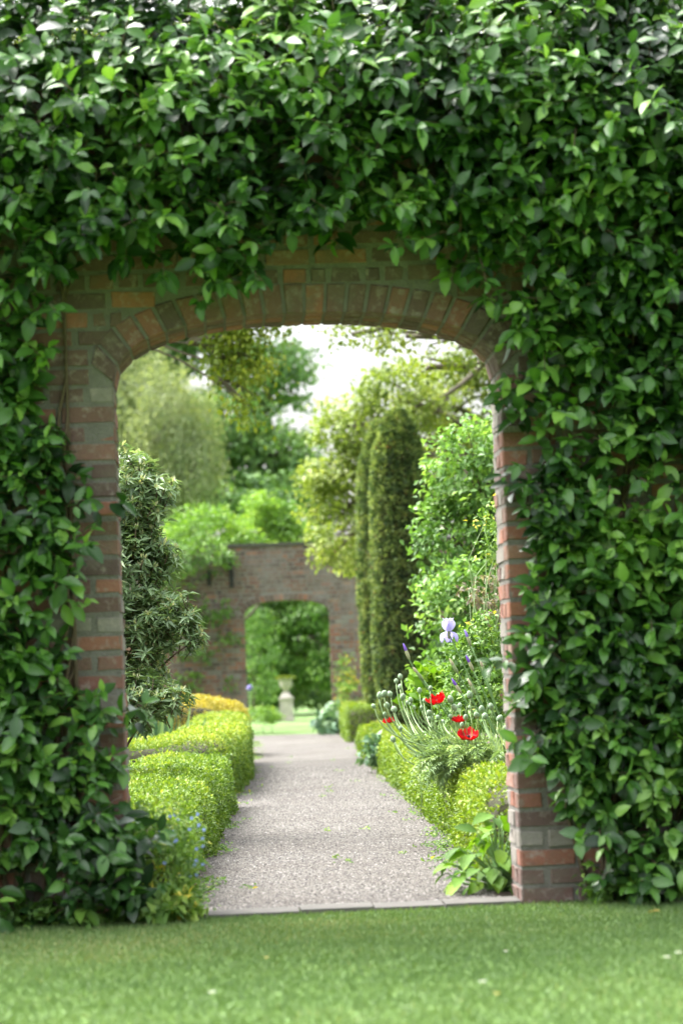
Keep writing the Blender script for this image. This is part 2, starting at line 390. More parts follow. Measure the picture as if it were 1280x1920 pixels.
# ------------------------------------------------------------------ brick walls with an arch
def brick_wall(name, label, half, h, zs, rise, xl, xr, th, frame, mats, detail=True, group=None):
    W0_, EX_, EY_ = frame
    tr = lambda p: W0_ + np.asarray(p, float)[..., 0:1] * EX_ + np.asarray(p, float)[..., 1:2] * EY_ + np.asarray(p, float)[..., 2:3] * EZ
    ne = 2.35
    arch = lambda x: zs + rise * np.maximum(0, 1 - np.abs(np.asarray(x, float) / half) ** ne) ** (1 / ne)
    root = thing(name, label, 'brick wall', W0_, group)
    # mortar core, a little behind the brick faces
    rc = .004; mb = MB()
    for lo, hi in (((xl, rc, -.2), (-half - rc, th - rc, h)), ((half + rc, rc, -.2), (xr, th - rc, h))):
        b = MB(); box(b, lo, hi); mb.add(tr(b.V[0]), b.F)
    ca = np.linspace(-1, 1, 41); ca = np.sign(ca) * (1 - (1 - np.abs(ca)) ** 2.2); xs = ca * (half + rc)
    zz = arch(np.clip(xs, -half, half)) + rc
    V = []
    for x_, z_ in zip(xs, zz): V += [(x_, rc, z_), (x_, th - rc, z_), (x_, rc, h), (x_, th - rc, h)]
    F = []
    for i in range(40):
        a, b = 4 * i, 4 * i + 4
        F += [(a, b, b + 2, a + 2), (b + 1, a + 1, a + 3, b + 3), (a + 1, b + 1, b, a), (a + 2, b + 2, b + 3, a + 3)]
    mb.add(tr(V), [np.array(F)])
    mb.build('mortar', mats[1], root, False)
    # bricks
    bm_ = MB(); ring = MB(); ch = .005 if detail else 0
    def brick(dst, P8, tint):
        """P8: front quad (4, ccw seen from the front), back quad (4)"""
        f, bk = P8[:4], P8[4:]
        c = f.mean(0); mid = f + (bk - f) * (.008 / max(1e-6, np.linalg.norm(bk[0] - f[0])))
        f = f + rng.normal(0, .0022, f.shape) * [1, 0, 1]; fr = f + (c - f) * np.array([min(.2, .005 / max(.01, np.linalg.norm(c - q))) for q in f])[:, None] * 1.4
        V = np.concatenate([fr, mid, bk]); V[:4] += rng.normal(0, .0012, (4, 3))
        F = [(0, 1, 2, 3)] + [(4 + i, 4 + (i + 1) % 4, (i + 1) % 4, i) for i in range(4)] + [(8 + i, 8 + (i + 1) % 4, 4 + (i + 1) % 4, 4 + i) for i in range(4)] + [(11, 10, 9, 8)]
        dst.add(tr(V), [np.array(F)], tint)
    ch_, j = .074, .017
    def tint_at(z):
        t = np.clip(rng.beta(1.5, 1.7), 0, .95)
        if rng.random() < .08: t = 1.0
        if z > 1.98 and rng.random() < .8: t = min(t, .95) * .33  # shade under the climber's overhang painted into the upper bricks as darker tints
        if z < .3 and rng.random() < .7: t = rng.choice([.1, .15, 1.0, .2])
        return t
    ro = .125
    kz = 0; z = 0.0
    while z < h - .02:
        z1 = min(z + ch_ - j, h); zc = (z + z1) / 2
        segs = []
        stretch = kz % 2 == 0
        if z1 < zs + .02:
            spans = [(-half, xl, -1), (half, xr, 1)]
        else:
            spans = [(-half * .5 if kz % 2 else -half * .5 - .11, xl, -1), (-half * .5 if kz % 2 else -half * .5 - .11, xr, 1)]
        for a, lim, s in spans:
            x_ = a; i = 0; far0 = (1.0 if z1 < zs + .02 else rng.uniform(.3, 1.0))
            while (x_ < lim if s > 0 else x_ > lim):
                L = (.225 if (stretch or i % 3 == 1) else .1125) * rng.uniform(.95, 1.05) if not (i == 0 and not stretch) else .1125
                if i == 0: L *= far0
                if not (i == 0 and z1 < zs + .02) and rng.random() < .25: L *= rng.uniform(.55, .9)
                x2 = x_ + s * L
                lo, hi = min(x_, x2), max(x_, x2); hd = j if s > 0 else 0; 
                segs.append((lo + (0 if s > 0 else j), hi - (j if s > 0 else 0), i == 0 and z1 < zs + .02, s))
                x_ = x2; i += 1
        for lo, hi, edge, s in segs:
            if z1 > zs - .05 and not edge:
                cx = (lo + hi) / 2
                q = np.linspace(lo, hi, 13)
                okq = (z > arch(np.clip(q, -half, half)) + ro * .9) | (np.abs(q) > half + .075)
                if z1 < zs + .02: okq |= np.abs(q) > half + .01
                if not okq.all():
                    if okq.sum() < 3: continue
                    lo, hi = q[okq].min(), q[okq].max()
            dz = rng.normal(0, .0015, 2); dy = rng.normal(0, .0015)
            y0, y1 = dy, .105
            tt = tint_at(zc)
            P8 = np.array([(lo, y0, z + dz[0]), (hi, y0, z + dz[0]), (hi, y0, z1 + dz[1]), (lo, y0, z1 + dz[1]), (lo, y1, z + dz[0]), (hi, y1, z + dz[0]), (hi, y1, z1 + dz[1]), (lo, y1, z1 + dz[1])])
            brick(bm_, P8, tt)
            if edge:      # the reveal: bricks through the thickness
                y = .105 + j
                while y < th - .03:
                    y2 = min(y + (.1 if kz % 2 else .215), th)
                    xe = half * s; xin = xe + s * .1
                    q = [(xe, y2, z), (xe, y, z), (xe, y, z1), (xe, y2, z1)] if s < 0 else [(xe, y, z), (xe, y2, z), (xe, y2, z1), (xe, y, z1)]
                    qb = [(xin,) + t_[1:] for t_ in q]
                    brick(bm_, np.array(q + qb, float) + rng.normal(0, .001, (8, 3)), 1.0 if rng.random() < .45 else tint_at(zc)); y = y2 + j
        z += ch_; kz += 1
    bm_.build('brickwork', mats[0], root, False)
    # arch ring of bricks on edge
    tt = np.linspace(0, 1, 800); xs = half * np.sign(tt - .5) * (1 - (1 - np.abs(2 * tt - 1)) ** 3); zz = arch(xs)
    s_ = np.concatenate([[0], np.cumsum(np.hypot(np.diff(xs), np.diff(zz)))]); nb = int(s_[-1] / .077)
    for i in range(nb):
        a, b = (i + .08) / nb * s_[-1], (i + .92) / nb * s_[-1]
        pa = np.array([np.interp(a, s_, xs), np.interp(a, s_, zz)]); pb = np.array([np.interp(b, s_, xs), np.interp(b, s_, zz)])
        m_ = (pa + pb) / 2; c0 = np.array([m_[0] * .55, zs - .25]); d = nz(m_ - c0)
        qa, qb = pa + nz(pa - np.array([pa[0] * .5, zs - .35])) * .115, pb + nz(pb - np.array([pb[0] * .5, zs - .35])) * .115
        ys_ = [(-.003, .105), (.105 + j, .22), (.22 + j, th)]
        for ya, yb in ys_:
            y0 = ya + rng.normal(0, .0015)
            P8 = np.array([(pa[0], y0, pa[1]), (pb[0], y0, pb[1]), (qb[0], y0, qb[1]), (qa[0], y0, qa[1]), (pa[0], yb, pa[1]), (pb[0], yb, pb[1]), (qb[0], yb, qb[1]), (qa[0], yb, qa[1])])
            brick(ring, P8, np.clip(rng.beta(1.1, 3.6), 0, .9))
    ring.build('arch_ring', mats[0], root, False)
    cp = MB(); x_ = xl
    while x_ < xr - .02:
        x2 = min(x_ + rng.uniform(.4, .6), xr)
        b = MB(); box(b, (x_ + .004, -.035, h + .003), (x2 - .004, th + .035, h + .05 + rng.uniform(-.004, .004))); cp.add(tr(b.V[0]), b.F); x_ = x2
    cp.build('coping', mats[2], root, False)
    return root
brick_wall('arched_wall', 'red brick garden wall with a low arched doorway, swathed in glossy green climber', .752, 3.36, 2.07, .255, -4.2, 4.2, .34, (W0, EX, EY), (M['brick'], M['mortar'], M['stone']))
TF = R(1.2); FEX = np.array([math.cos(TF), math.sin(TF), 0]); FEY = np.array([-math.sin(TF), math.cos(TF), 0])
FW0 = np.array([-1.03, 42.5, 0])
M['coping_far'] = plain('dark_coping', (.08, .075, .07), .9, .4, 8, .5)
fw = brick_wall('distant_arched_wall', 'weathered greyish brick wall with a second arched doorway at the end of the gravel path', .745, 3.26, 2.05, .24, -6.5, 6.5, .36, (FW0, FEX, FEY), (M['brick_far'], M['mortar_far'], M['coping_far']), False)
mb = MB()
for px_, z0, z1 in ((434, 2.55, 3.05), (392, 2.6, 2.85)):
    q = at(px_, 1080, 42.45); b = MB(); box(b, (q[0] - .035, 42.44 - .0, z0), (q[0] + .035, 42.52, z1)); mb.add(b.V[0], b.F)
M['slit'] = plain('slit_dark', (.02, .02, .022), .7, .3, 30, .2)
mb.build('wall_slit', M['slit'], fw, False)  # dark solid strips on the wall face, standing for shaded narrow slits

# ------------------------------------------------------------------ the climber on the near wall
def poly_in(x, z, poly):
    poly = np.asarray(poly); inside = np.zeros(len(x), bool); j = len(poly) - 1
    for i in range(len(poly)):
        xi, zi = poly[i]; xj, zj = poly[j]
        c = ((zi > z) != (zj > z)) & (x < (xj - xi) * (z - zi) / (zj - zi + 1e-12) + xi); inside ^= c; j = i
    return inside
wp = lambda L: [wallpx(*q) for q in L]
POLY_L = [(-2.6, 3.55), (-2.6, .02)] + wp([(-30, 1735), (230, 1735), (262, 1690), (250, 1560), (225, 1480), (200, 1400), (170, 1330), (115, 1270), (90, 1190), (120, 1140), (155, 1080), (140, 1000), (115, 930), (100, 860), (80, 790), (70, 720), (80, 650), (85, 590), (120, 540), (165, 500), (205, 485), (240, 490), (270, 515), (330, 530), (375, 570), (450, 575), (470, 520), (500, 470), (560, 440), (610, 450), (670, 440)]) + [(.2, 3.55)]
POLY_R = [(.2, 3.55)] + wp([(670, 440), (730, 440), (775, 490), (840, 480), (890, 530), (930, 590), (965, 630), (985, 680), (972, 740), (970, 800), (985, 900), (988, 1000), (1000, 1080), (992, 1180), (1000, 1280), (1012, 1380), (1020, 1480), (1045, 1520), (1100, 1540), (1150, 1600), (1130, 1670), (1290, 1690)]) + [(2.6, .02), (2.6, 3.55)]
HOLES = [wp([(60, 1630), (190, 1630), (200, 1700), (50, 1700)]), wp([(690, 330), (850, 330), (830, 385), (720, 390)])]
def climber(name, label, poly, nsh, seed, roots):
    r = np.random.default_rng(seed); poly = np.array(poly); nsh = int(nsh * 1.2)
    x = r.uniform(poly[:, 0].min(), poly[:, 0].max(), nsh * 3); z = r.uniform(.02, 3.53, nsh * 3)
    ok = poly_in(x, z, poly)
    for hpoly in HOLES: ok &= ~(poly_in(x, z, hpoly) & (r.random(len(x)) < .85))
    P2 = np.stack([x, z], -1)
    dens = .62 + .5 * ((x < -.95) & (z > 1.95) & (z < 2.6)) + .5 * wob(P2, 6, 21) + .4 * wob(P2, 13, 22) + .5 * (z > 2.6) + .6 * (z > 3.0)
    ok &= r.random(len(x)) < np.clip(dens, .28, 1) * np.where(np.abs(x) > 1.7, .75, 1)
    x, z = x[ok][:nsh], z[ok][:nsh]; n = len(x); P2 = np.stack([x, z], -1)
    root = thing(name, label, 'climbing plant', wl(np.array([roots[0], -.05, 0])))
    lv, st = MB(), MB()
    bulge = .03 + np.interp(z, [0, 2.1, 2.35, 2.6, 3.05, 3.2, 3.35, 3.55], [0, 0, .20, .32, .38, .27, .02, -.22]) + .10 * np.clip(.5 + .6 * wob(P2, 4, 23), 0, 1) + .05 * np.clip((.8 - z) / .8, 0, 1)
    L = r.uniform(.05, .24, n) * (1 + .4 * np.clip((z - 2.9) / .4, 0, 1))
    base = np.stack([x, -.005 - np.where(bulge > 0, bulge * r.random(n) ** .7, bulge), z], -1)
    d = np.stack([r.normal(0, .55, n), -np.abs(r.normal(.8, .3, n)), r.normal(.15, .45, n) + 1.1 * np.clip((z - 3.15) / .25, 0, 1)], -1)
    d = nz(d); shade = .42 + .18 * wob(P2, 6, 24) + r.normal(0, .1, n)
    # stems
    for i in range(n):
        a = base[i]; e = a + d[i] * L[i]; m_ = (a + e) / 2 + [0, 0, .02]
        if i % 2 == 0: tube(st, wl(np.array([a, m_, e])), [.003, .0025, .0015], 4)
    k = 0
    for frac, cnt in ((.25, 2), (.55, 2), (.8, 2), (1.0, 4)):
        for c_ in range(cnt):
            az = 2 * np.pi * c_ / cnt + (np.pi / 2 if k % 2 else 0) + r.normal(0, .35, n)
            up = np.array([0, 0, 1.0]); a1 = nz(np.cross(d, up + 1e-3)); a2 = np.cross(d, a1)
            rad = a1 * np.cos(az)[:, None] + a2 * np.sin(az)[:, None]
            tip = frac == 1.0
            D = nz(rad * (1.0 if not tip else .8) + d * (.35 if not tip else .6) + np.array([0, -.22, -.24]) + r.normal(0, .26, (n, 3)))
            # keep leaves off the brick
            D[:, 1] = np.where(D[:, 1] > .25, .25, D[:, 1])
            Nn = nz(np.array([0, -.55, .8]) + r.normal(0, .38, (n, 3)))
            LL_ = (.038 + .056 * r.random(n) ** .8) * (1.12 if not tip else r.uniform(.6, 1.12, n))
            p = base + d * (L * frac)[:, None] + r.normal(0, .006, (n, 3))
            t = np.clip(shade + r.normal(0, .17, n) + (.2 if tip else -.06), 0, .95)
            t = np.where(r.random(n) < .0004, 1.0, t)
            keep = r.random(n) < .86
            scatter(lv, LF, wl(p[keep]), (D[keep, 0:1] * EX + D[keep, 1:2] * EY + D[keep, 2:3] * EZ), (Nn[keep, 0:1] * EX + Nn[keep, 1:2] * EY + Nn[keep, 2:3] * EZ), LL_[keep], LL_[keep] * r.uniform(.46, .60, keep.sum()), t[keep])
        k += 1
    lv.build('leaves', M['ivy'], root)
    # old woody stems up the brickwork
    for rx in roots:
        for b_ in range(3):
            q = []; xx_ = rx + r.normal(0, .03); zz_ = 0.0; lean = r.normal(0, .18)
            while zz_ < 2.9:
                q.append((xx_, -.014, zz_)); zz_ += .14; xx_ += lean * .14 + r.normal(0, .025)
                if abs(xx_) < .93 and zz_ < 2.5: xx_ = math.copysign(.93, xx_)
            tube(st, wl(np.array(q)), np.linspace(r.uniform(.009, .016), .004, len(q)), 6)
    st.build('stems', M['stem'], root)
    return root
climber('wall_climber', 'glossy evergreen climber covering the brick pier beside the leafy shrub and the wall above it', POLY_L, 2350, 31, (-1.02, -1.2, -1.6))
climber('wall_climber', 'glossy evergreen climber thickly covering the brick pier beside the poppies', POLY_R, 2700, 32, (1.05, 1.3, 1.8))

# ------------------------------------------------------------------ clipped hedges
def hedge(name, label, path, hw, ht, leafsize, dens, mat, seed, cap=(True, True), topboost=.18, rough=.02, group=None):
    """path: centre-line points (x, y); ht: height at each point"""
    r = np.random.default_rng(seed); path = np.array(path, float); ht = np.broadcast_to(np.asarray(ht, float), (len(path),)); hw = np.broadcast_to(np.asarray(hw, float), (len(path),))
    s = np.concatenate([[0], np.cumsum(np.linalg.norm(np.diff(path, axis=0), axis=1))])
    root = thing(name, label, 'hedge', (path[0, 0], path[0, 1], 0), group)
    qq = np.linspace(0, 1, 81); qa = qq ** 3.5 / (qq ** 3.5 + (1 - qq) ** 3.5) * np.pi / 2; a = np.concatenate([qa, (np.pi - qa[::-1])[1:]]); ex = 2 / 7.0
    def sec(al): return np.sign(np.cos(al)) * np.abs(np.cos(al)) ** ex, np.abs(np.sin(al)) ** ex
    def pos(u, al, k=1.0):
        x = np.interp(u, s, path[:, 0]); y = np.interp(u, s, path[:, 1]); e = .05
        tx = np.interp(np.clip(u + e, 0, s[-1]), s, path[:, 0]) - np.interp(np.clip(u - e, 0, s[-1]), s, path[:, 0])
        ty = np.interp(np.clip(u + e, 0, s[-1]), s, path[:, 1]) - np.interp(np.clip(u - e, 0, s[-1]), s, path[:, 1])
        l = np.hypot(tx, ty) + 1e-9; nx, ny = ty / l, -tx / l
        w = np.interp(u, s, hw) * k; h = np.interp(u, s, ht) * (k if k == 1 else k ** .75); c, z = sec(al)
        return np.stack([x + nx * w * c, y + ny * w * c, h * z], -1), np.stack([nx, ny], -1), np.stack([tx / l, ty / l], -1)
    # twiggy inside
    core = MB(); us = np.linspace(.12, s[-1] - .12, max(3, int(s[-1] / .3))); al = a[::10]
    U, A = np.meshgrid(us, al, indexing='ij'); Pc, _, _ = pos(U.ravel(), A.ravel(), .77)
    Pc = Pc + (rng.normal(0, .008, Pc.shape)); na = len(al)
    F = [(i * na + j, (i + 1) * na + j, (i + 1) * na + j + 1, i * na + j + 1) for i in range(len(us) - 1) for j in range(na - 1)]
    core.add(Pc, [np.array(F), np.array([list(range(na)), [(len(us) - 1) * na + j for j in range(na)][::-1]])]); core.build('twigs', M['twig'], root)
    # foliage shell
    lv = MB(); cs, zs_ = sec(a)
    per = np.concatenate([[0], np.cumsum(np.hypot(np.diff(cs * hw.mean()), np.diff(zs_ * ht.mean())))])
    n = int(per[-1] * s[-1] * dens)
    u = r.uniform(0, s[-1], n); al = np.interp(r.uniform(0, per[-1], n), per, a)
    P, nn, tt = pos(u, al); c, z = sec(al)
    Nrm = nz(np.stack([nn[:, 0] * c * np.abs(c) ** 3, nn[:, 1] * c * np.abs(c) ** 3, z ** 4], -1) + 1e-4)
    parts = [(P, Nrm)]
    for flag, uu, sg in ((cap[0], 0.0, -1), (cap[1], s[-1], 1)):
        if flag:
            m_ = int(2 * np.interp(uu, s, hw) * np.interp(uu, s, ht) * dens * 2)
            P1, nn1, tt1 = pos(np.full(m_, uu), np.full(m_, np.pi / 2)); q = r.uniform(-1, 1, m_); zz = r.random(m_)
            P1 = P1 * 1.0; P1[:, 2] *= zz; P1[:, :2] += nn1 * (q * np.interp(uu, s, hw))[:, None]; P1[:, :2] += tt1 * sg * (.05 * (1 - q ** 4))[:, None]
            parts.append((P1, np.concatenate([tt1 * sg, np.zeros((m_, 1))], 1)))
    P = np.concatenate([q[0] for q in parts]); Nrm = np.concatenate([q[1] for q in parts]); n = len(P)
    P = P + Nrm * (rough * wob(P, 9, seed) + rough * .8 * wob(P, 25, seed + 1) - np.abs(r.normal(0, rough * 1.2, n)))[:, None]
    D = nz(Nrm * r.uniform(.2, 1.2, (n, 1)) + r.normal(0, .7, (n, 3)) + np.array([0, 0, .25])); N2 = nz(Nrm * .7 + np.array([0, 0, .5]) + r.normal(0, .5, (n, 3)))
    ls = leafsize * r.uniform(.7, 1.3, n) * (1 + np.maximum(0, P[:, 1] - 12) * .025)
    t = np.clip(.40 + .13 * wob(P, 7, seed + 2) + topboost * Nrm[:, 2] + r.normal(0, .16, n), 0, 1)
    gap = wob(P, 14, seed + 5) < -1.0
    keep = (P[:, 2] > .01) & ~(gap & (r.random(n) < .7))
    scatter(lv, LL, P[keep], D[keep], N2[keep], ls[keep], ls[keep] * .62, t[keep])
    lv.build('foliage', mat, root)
    return root
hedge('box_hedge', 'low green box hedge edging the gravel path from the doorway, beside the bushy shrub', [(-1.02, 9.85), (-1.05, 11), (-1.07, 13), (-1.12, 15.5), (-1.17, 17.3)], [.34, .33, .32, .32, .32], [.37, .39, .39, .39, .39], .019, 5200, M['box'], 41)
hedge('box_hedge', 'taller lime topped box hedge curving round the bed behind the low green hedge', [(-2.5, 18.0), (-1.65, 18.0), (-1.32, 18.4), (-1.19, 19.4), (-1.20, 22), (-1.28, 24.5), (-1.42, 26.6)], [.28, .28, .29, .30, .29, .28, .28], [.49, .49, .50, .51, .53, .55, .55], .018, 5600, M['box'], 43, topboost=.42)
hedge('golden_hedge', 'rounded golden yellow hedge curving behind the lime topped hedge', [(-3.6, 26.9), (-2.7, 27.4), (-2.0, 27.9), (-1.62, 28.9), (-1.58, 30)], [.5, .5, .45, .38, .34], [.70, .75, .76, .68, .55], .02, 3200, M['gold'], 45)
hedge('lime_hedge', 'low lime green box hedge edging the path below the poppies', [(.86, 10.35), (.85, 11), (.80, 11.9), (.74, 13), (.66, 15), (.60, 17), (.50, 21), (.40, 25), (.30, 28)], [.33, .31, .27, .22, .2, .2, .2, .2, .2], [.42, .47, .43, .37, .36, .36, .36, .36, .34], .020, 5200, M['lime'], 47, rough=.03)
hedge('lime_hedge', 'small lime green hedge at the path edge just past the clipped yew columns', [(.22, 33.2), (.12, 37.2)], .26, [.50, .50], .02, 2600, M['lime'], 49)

# ------------------------------------------------------------------ clipped yew columns
def yew(label, x, y, h, rmax, seed):
    r = np.random.default_rng(seed); root = thing('yew_column', label, 'clipped yew', (x, y, 0), 'clipped yew columns beside the path')
    zk = np.array([0, .05, .2, .5, .72, .85, .93, .97, .99, 1.0]); rk = np.array([.55, .84, .96, 1.0, .93, .79, .57, .37, .22, .02])
    rad = lambda z: np.interp(z / h, zk, rk) * rmax
    co = MB(); lathe(co, [(rad(z) * .84, z * .985) for z in np.linspace(0.02, h, 30)], (x, y, 0), 18); co.build('trunk', M['twig'], root)
    n = 30000; z = h * (1 - (1 - r.random(n)) ** 1.08); th = r.uniform(0, 6.283, n)
    Nn = np.stack([np.cos(th), np.sin(th), .25 * np.ones(n) + 1.5 * np.clip(z / h - .93, 0, 1) * 14], -1); Nn = nz(Nn)
    P = np.stack([x + rad(z) * np.cos(th), y + rad(z) * np.sin(th), z], -1)
    P += Nn * (.008 * wob(P, 6, seed) + .016 * wob(P, 30, seed + 1) - np.abs(r.normal(0, .018, n)))[:, None]
    D = nz(Nn + r.normal(0, .6, (n, 3)) + [0, 0, .25]); N2 = nz(r.normal(0, .5, (n, 3)) + Nn * .5 + [0, 0, .9])
    t = np.clip(.38 + .22 * wob(P, 26, seed + 2) + .08 * wob(P, 5, seed + 3) + r.normal(0, .2, n), 0, 1); t = np.where((t > .93) & (r.random(n) < .5), .85, t)
    t = np.where(r.random(n) < .008, 1.0, t)
    lv = MB(); scatter(lv, LL, P, D, N2, r.uniform(.04, .085, n), r.uniform(.016, .034, n), t); lv.build('foliage', M['yew'], root)
    return root
q = at(743, 1395, 30.5); yew('tall clipped yew column with a rounded top, the nearer of the pair beside the path', q[0] + .17, 30.5, 4.26, .40, 51)
q = at(700, 1385, 34.0); yew('clipped yew column half hidden behind the nearer yew column', q[0] + .25, 34.2, 4.5, .36, 53)

# ------------------------------------------------------------------ trees and shrubs
def limb(mb, a, b, r0, r1, sag=.0, r=rng, k=9):
    a, b = np.asarray(a, float), np.asarray(b, float); L = np.linalg.norm(b - a)
    j = lambda: r.normal(0, .08 * L, 3)
    pts = bez(a, a + (b - a) * .3 + [0, 0, .12 * L] + j(), a + (b - a) * .7 + [0, 0, .1 * L - sag] + j(), b, k)
    tube(mb, pts, np.linspace(r0, r1, k), 7); return pts
def crown_leaves(lv, blobs, ncl, per, ls, spread, seed, droop=.3, T=LL, wr=.6, flat=.5, inner=.55, tb=.0, hang=False):
    r = np.random.default_rng(seed); w = np.array([b[1][0] * b[1][1] + b[1][1] * b[1][2] + b[1][0] * b[1][2] for b in blobs]); w = w / w.sum(); cs = []
    for (c, rd), ww in zip(blobs, w):
        c = np.asarray(c, float); rd = np.asarray(rd, float); n = max(4, int(ncl * ww))
        o = nz(r.normal(size=(n, 3))); k = inner + (1 - inner) * r.random(n) ** .6
        k *= 1 + .18 * wob(o * 2, 2, seed + 7)
        cc = c + o * rd * k[:, None]; ct = .45 + r.normal(0, .16, n) + .15 * wob(cc, 2.2 / rd.mean(), seed + 3)
        P = np.repeat(cc, per, 0); O = np.repeat(o, per, 0); m = len(P)
        sp = np.array([1, 1, flat]) if not hang else np.array([.5, .5, 1.4])
        P = P + r.normal(0, 1, (m, 3)) * spread * sp
        D = nz(O * .5 + r.normal(0, .7, (m, 3)) + [0, 0, -droop]); N = nz(np.array([0, 0, .9]) + O * .5 + r.normal(0, .45, (m, 3)))
        t = np.clip(np.repeat(ct, per) + r.normal(0, .15, m) + tb, 0, 1); L = ls * r.uniform(.65, 1.3, m)
        ok = P[:, 2] > .03
        scatter(lv, T, P[ok], D[ok], N[ok], L[ok], L[ok] * wr, t[ok]); cs.append(cc)
    return cs
def tree(name, label, cat, base, fork, blobs, mat, ncl, per, ls, spread, seed, tr=.15, group=None, twigs=5, lk=.5, **kw):
    r = np.random.default_rng(seed); base = np.asarray(base, float); fork = np.asarray(fork, float)
    root = thing(name, label, cat, (base[0], base[1], base[2]), group)
    lv = MB(); cs = crown_leaves(lv, blobs, ncl, per, ls, spread, seed, **kw); 
    wd = MB(); b0 = base - [0, 0, .1]
    k = 10; pts = bez(b0, b0 + (fork - b0) * .33 + r.normal(0, tr * .5, 3), b0 + (fork - b0) * .66 + r.normal(0, tr * .5, 3), fork, k)
    tube(wd, pts, tr * np.concatenate([[1.5, 1.15], np.linspace(1, .7, k - 2)]), 10)
    for (c, rd), cc in zip(blobs, cs):
        p = limb(wd, fork, np.asarray(c, float), tr * lk, tr * lk * .4, r=r)
        for q in cc[r.choice(len(cc), min(twigs, len(cc)), replace=False)]: limb(wd, p[-2], q, tr * .18, tr * .04, r=r, k=6)
    lv.build('crown', mat, root); wd.build('trunk', M['bark'], root)
    return root
A = lambda px, py, Y: at(px, py, Y)
def blob(px, py, Y, rx, rz, ry=None):
    """ellipsoid centred where pixel (px, py) falls at distance Y; radii in pixels of the photo at that distance"""
    k = Y / FOC; return (at(px, py, Y), (rx * k, (ry if ry else rx) * k, rz * k))

# big dark tree
g = np.array([-4.0, 66, 0])
tree('broadleaf_tree', 'large dark green broadleaf tree with sweeping layered branches, beyond the distant wall', 'tree', g, (-3.9, 66, 5.2),
     [blob(500, 700, 66, 85, 75), blob(400, 800, 65, 110, 70), blob(520, 850, 65, 80, 55), blob(450, 930, 64, 120, 50), blob(545, 925, 64, 65, 38), blob(300, 640, 67, 95, 70), blob(400, 560, 68, 130, 60), blob(190, 480, 68, 150, 110), blob(360, 340, 68, 160, 140), blob(250, 850, 67, 130, 90), blob(110, 700, 67, 140, 120)],
     M['dark_tree'], 2100, 34, .18, .28, 61, tr=.35, droop=.5, flat=.35)
# feathery willow
tree('willow_tree', 'pale grey green feathery willow with hanging sprays, standing left of the dark tree', 'tree', (-5.2, 56, 0), (-5.2, 56, 3.6),
     [blob(240, 740, 55, 75, 75), blob(310, 800, 54, 85, 95), blob(360, 880, 53.5, 60, 75), blob(190, 860, 55, 100, 100), blob(290, 930, 54, 90, 60)],
     M['willow'], 900, 40, .12, .2, 63, tr=.2, droop=1.1, wr=.22, hang=True)
# shrubs behind the far wall
tree('tall_shrub', 'pale green bushy shrub behind the far wall, its top a rounded mound', 'shrub', (-2.9, 46.5, 0), (-2.9, 46.5, 2), [blob(390, 1010, 46.5, 75, 62), blob(330, 1050, 46, 60, 60), blob(440, 1040, 46.5, 55, 50)], M['pale_shrub'], 260, 34, .09, .12, 65, tr=.06, droop=.1, group='pale shrubs behind the far wall')
tree('tall_shrub', 'pale green shrub behind the far wall with two upright pointed tops', 'shrub', (-2.3, 47.5, 0), (-2.1, 47.5, 2), [blob(488, 985, 47.5, 34, 66), blob(528, 985, 47.5, 28, 58), blob(505, 1040, 47.5, 65, 50), blob(570, 1030, 48, 45, 55)], M['pale_shrub'], 260, 34, .09, .1, 66, tr=.06, droop=-.4, group='pale shrubs behind the far wall')
# yellow green maple at the right of the path
tree('maple_tree', 'yellow green spreading tree with airy foliage rising behind the yew columns', 'tree', (4.2, 38.2, 0), (3.6, 38, 3.4),
     [blob(650, 800, 37, 62, 62), blob(610, 960, 37, 42, 62), blob(640, 1010, 36.5, 42, 62), blob(640, 890, 37, 70, 55), blob(665, 1045, 38, 34, 40), blob(740, 750, 37, 85, 62), blob(840, 760, 38, 80, 60),
      blob(700, 860, 37, 60, 60), blob(900, 690, 38, 70, 55), blob(930, 840, 38, 80, 70), blob(830, 880, 38.5, 70, 70), blob(960, 560, 38, 120, 80), blob(1060, 700, 38, 120, 120)],
     M['maple'], 820, 30, .095, .13, 67, tr=.17, droop=.25, flat=.35, tb=.05)
wd = bpy.data.objects['maple_tree']
mb = MB(); tube(mb, bez(A(1010, 560, 37), A(900, 690, 37), A(860, 760, 37), A(700, 790, 37), 14), np.linspace(.06, .02, 14), 8)
tube(mb, bez(A(840, 745, 37), A(800, 800, 37), A(760, 820, 37), A(720, 850, 37), 8), np.linspace(.03, .01, 8), 6)
mb.build('limb', M['bark'], wd)
# thin tree whose sprays cross the white sky
tree('oak_tree', 'olive leaved oak whose airy sprays reach across the white sky above the yew', 'tree', (5.4, 29.5, 0), (4.6, 29.5, 5),
     [blob(660, 628, 29, 70, 26), blob(760, 630, 29, 80, 32), blob(860, 650, 29, 70, 36), blob(800, 690, 29.5, 60, 30), blob(900, 560, 29, 110, 50), blob(1000, 420, 29, 170, 90), blob(780, 60, 29, 190, 60), blob(1080, 90, 29, 220, 90), blob(560, 40, 29, 120, 40)],
     M['oak'], 430, 20, .075, .13, 69, tr=.16, droop=.4, flat=.4, group='olive leaved oaks')
tree('oak_tree', 'olive leaved oak with a bough hanging down in front of the big dark tree', 'tree', (-4.6, 27, 0), (-3.6, 27, 5.2),
     [blob(450, 620, 26, 52, 42), blob(455, 690, 26, 50, 42), blob(460, 760, 26, 26, 34), blob(425, 650, 26, 40, 40), blob(510, 610, 26, 30, 22), blob(400, 520, 26, 110, 60), blob(240, 420, 26.5, 160, 110), blob(200, 120, 27, 220, 90), blob(440, 90, 27, 130, 60)],
     M['oak'], 950, 22, .075, .11, 71, tr=.13, lk=.18, droop=.6, flat=.7, group='olive leaved oaks')
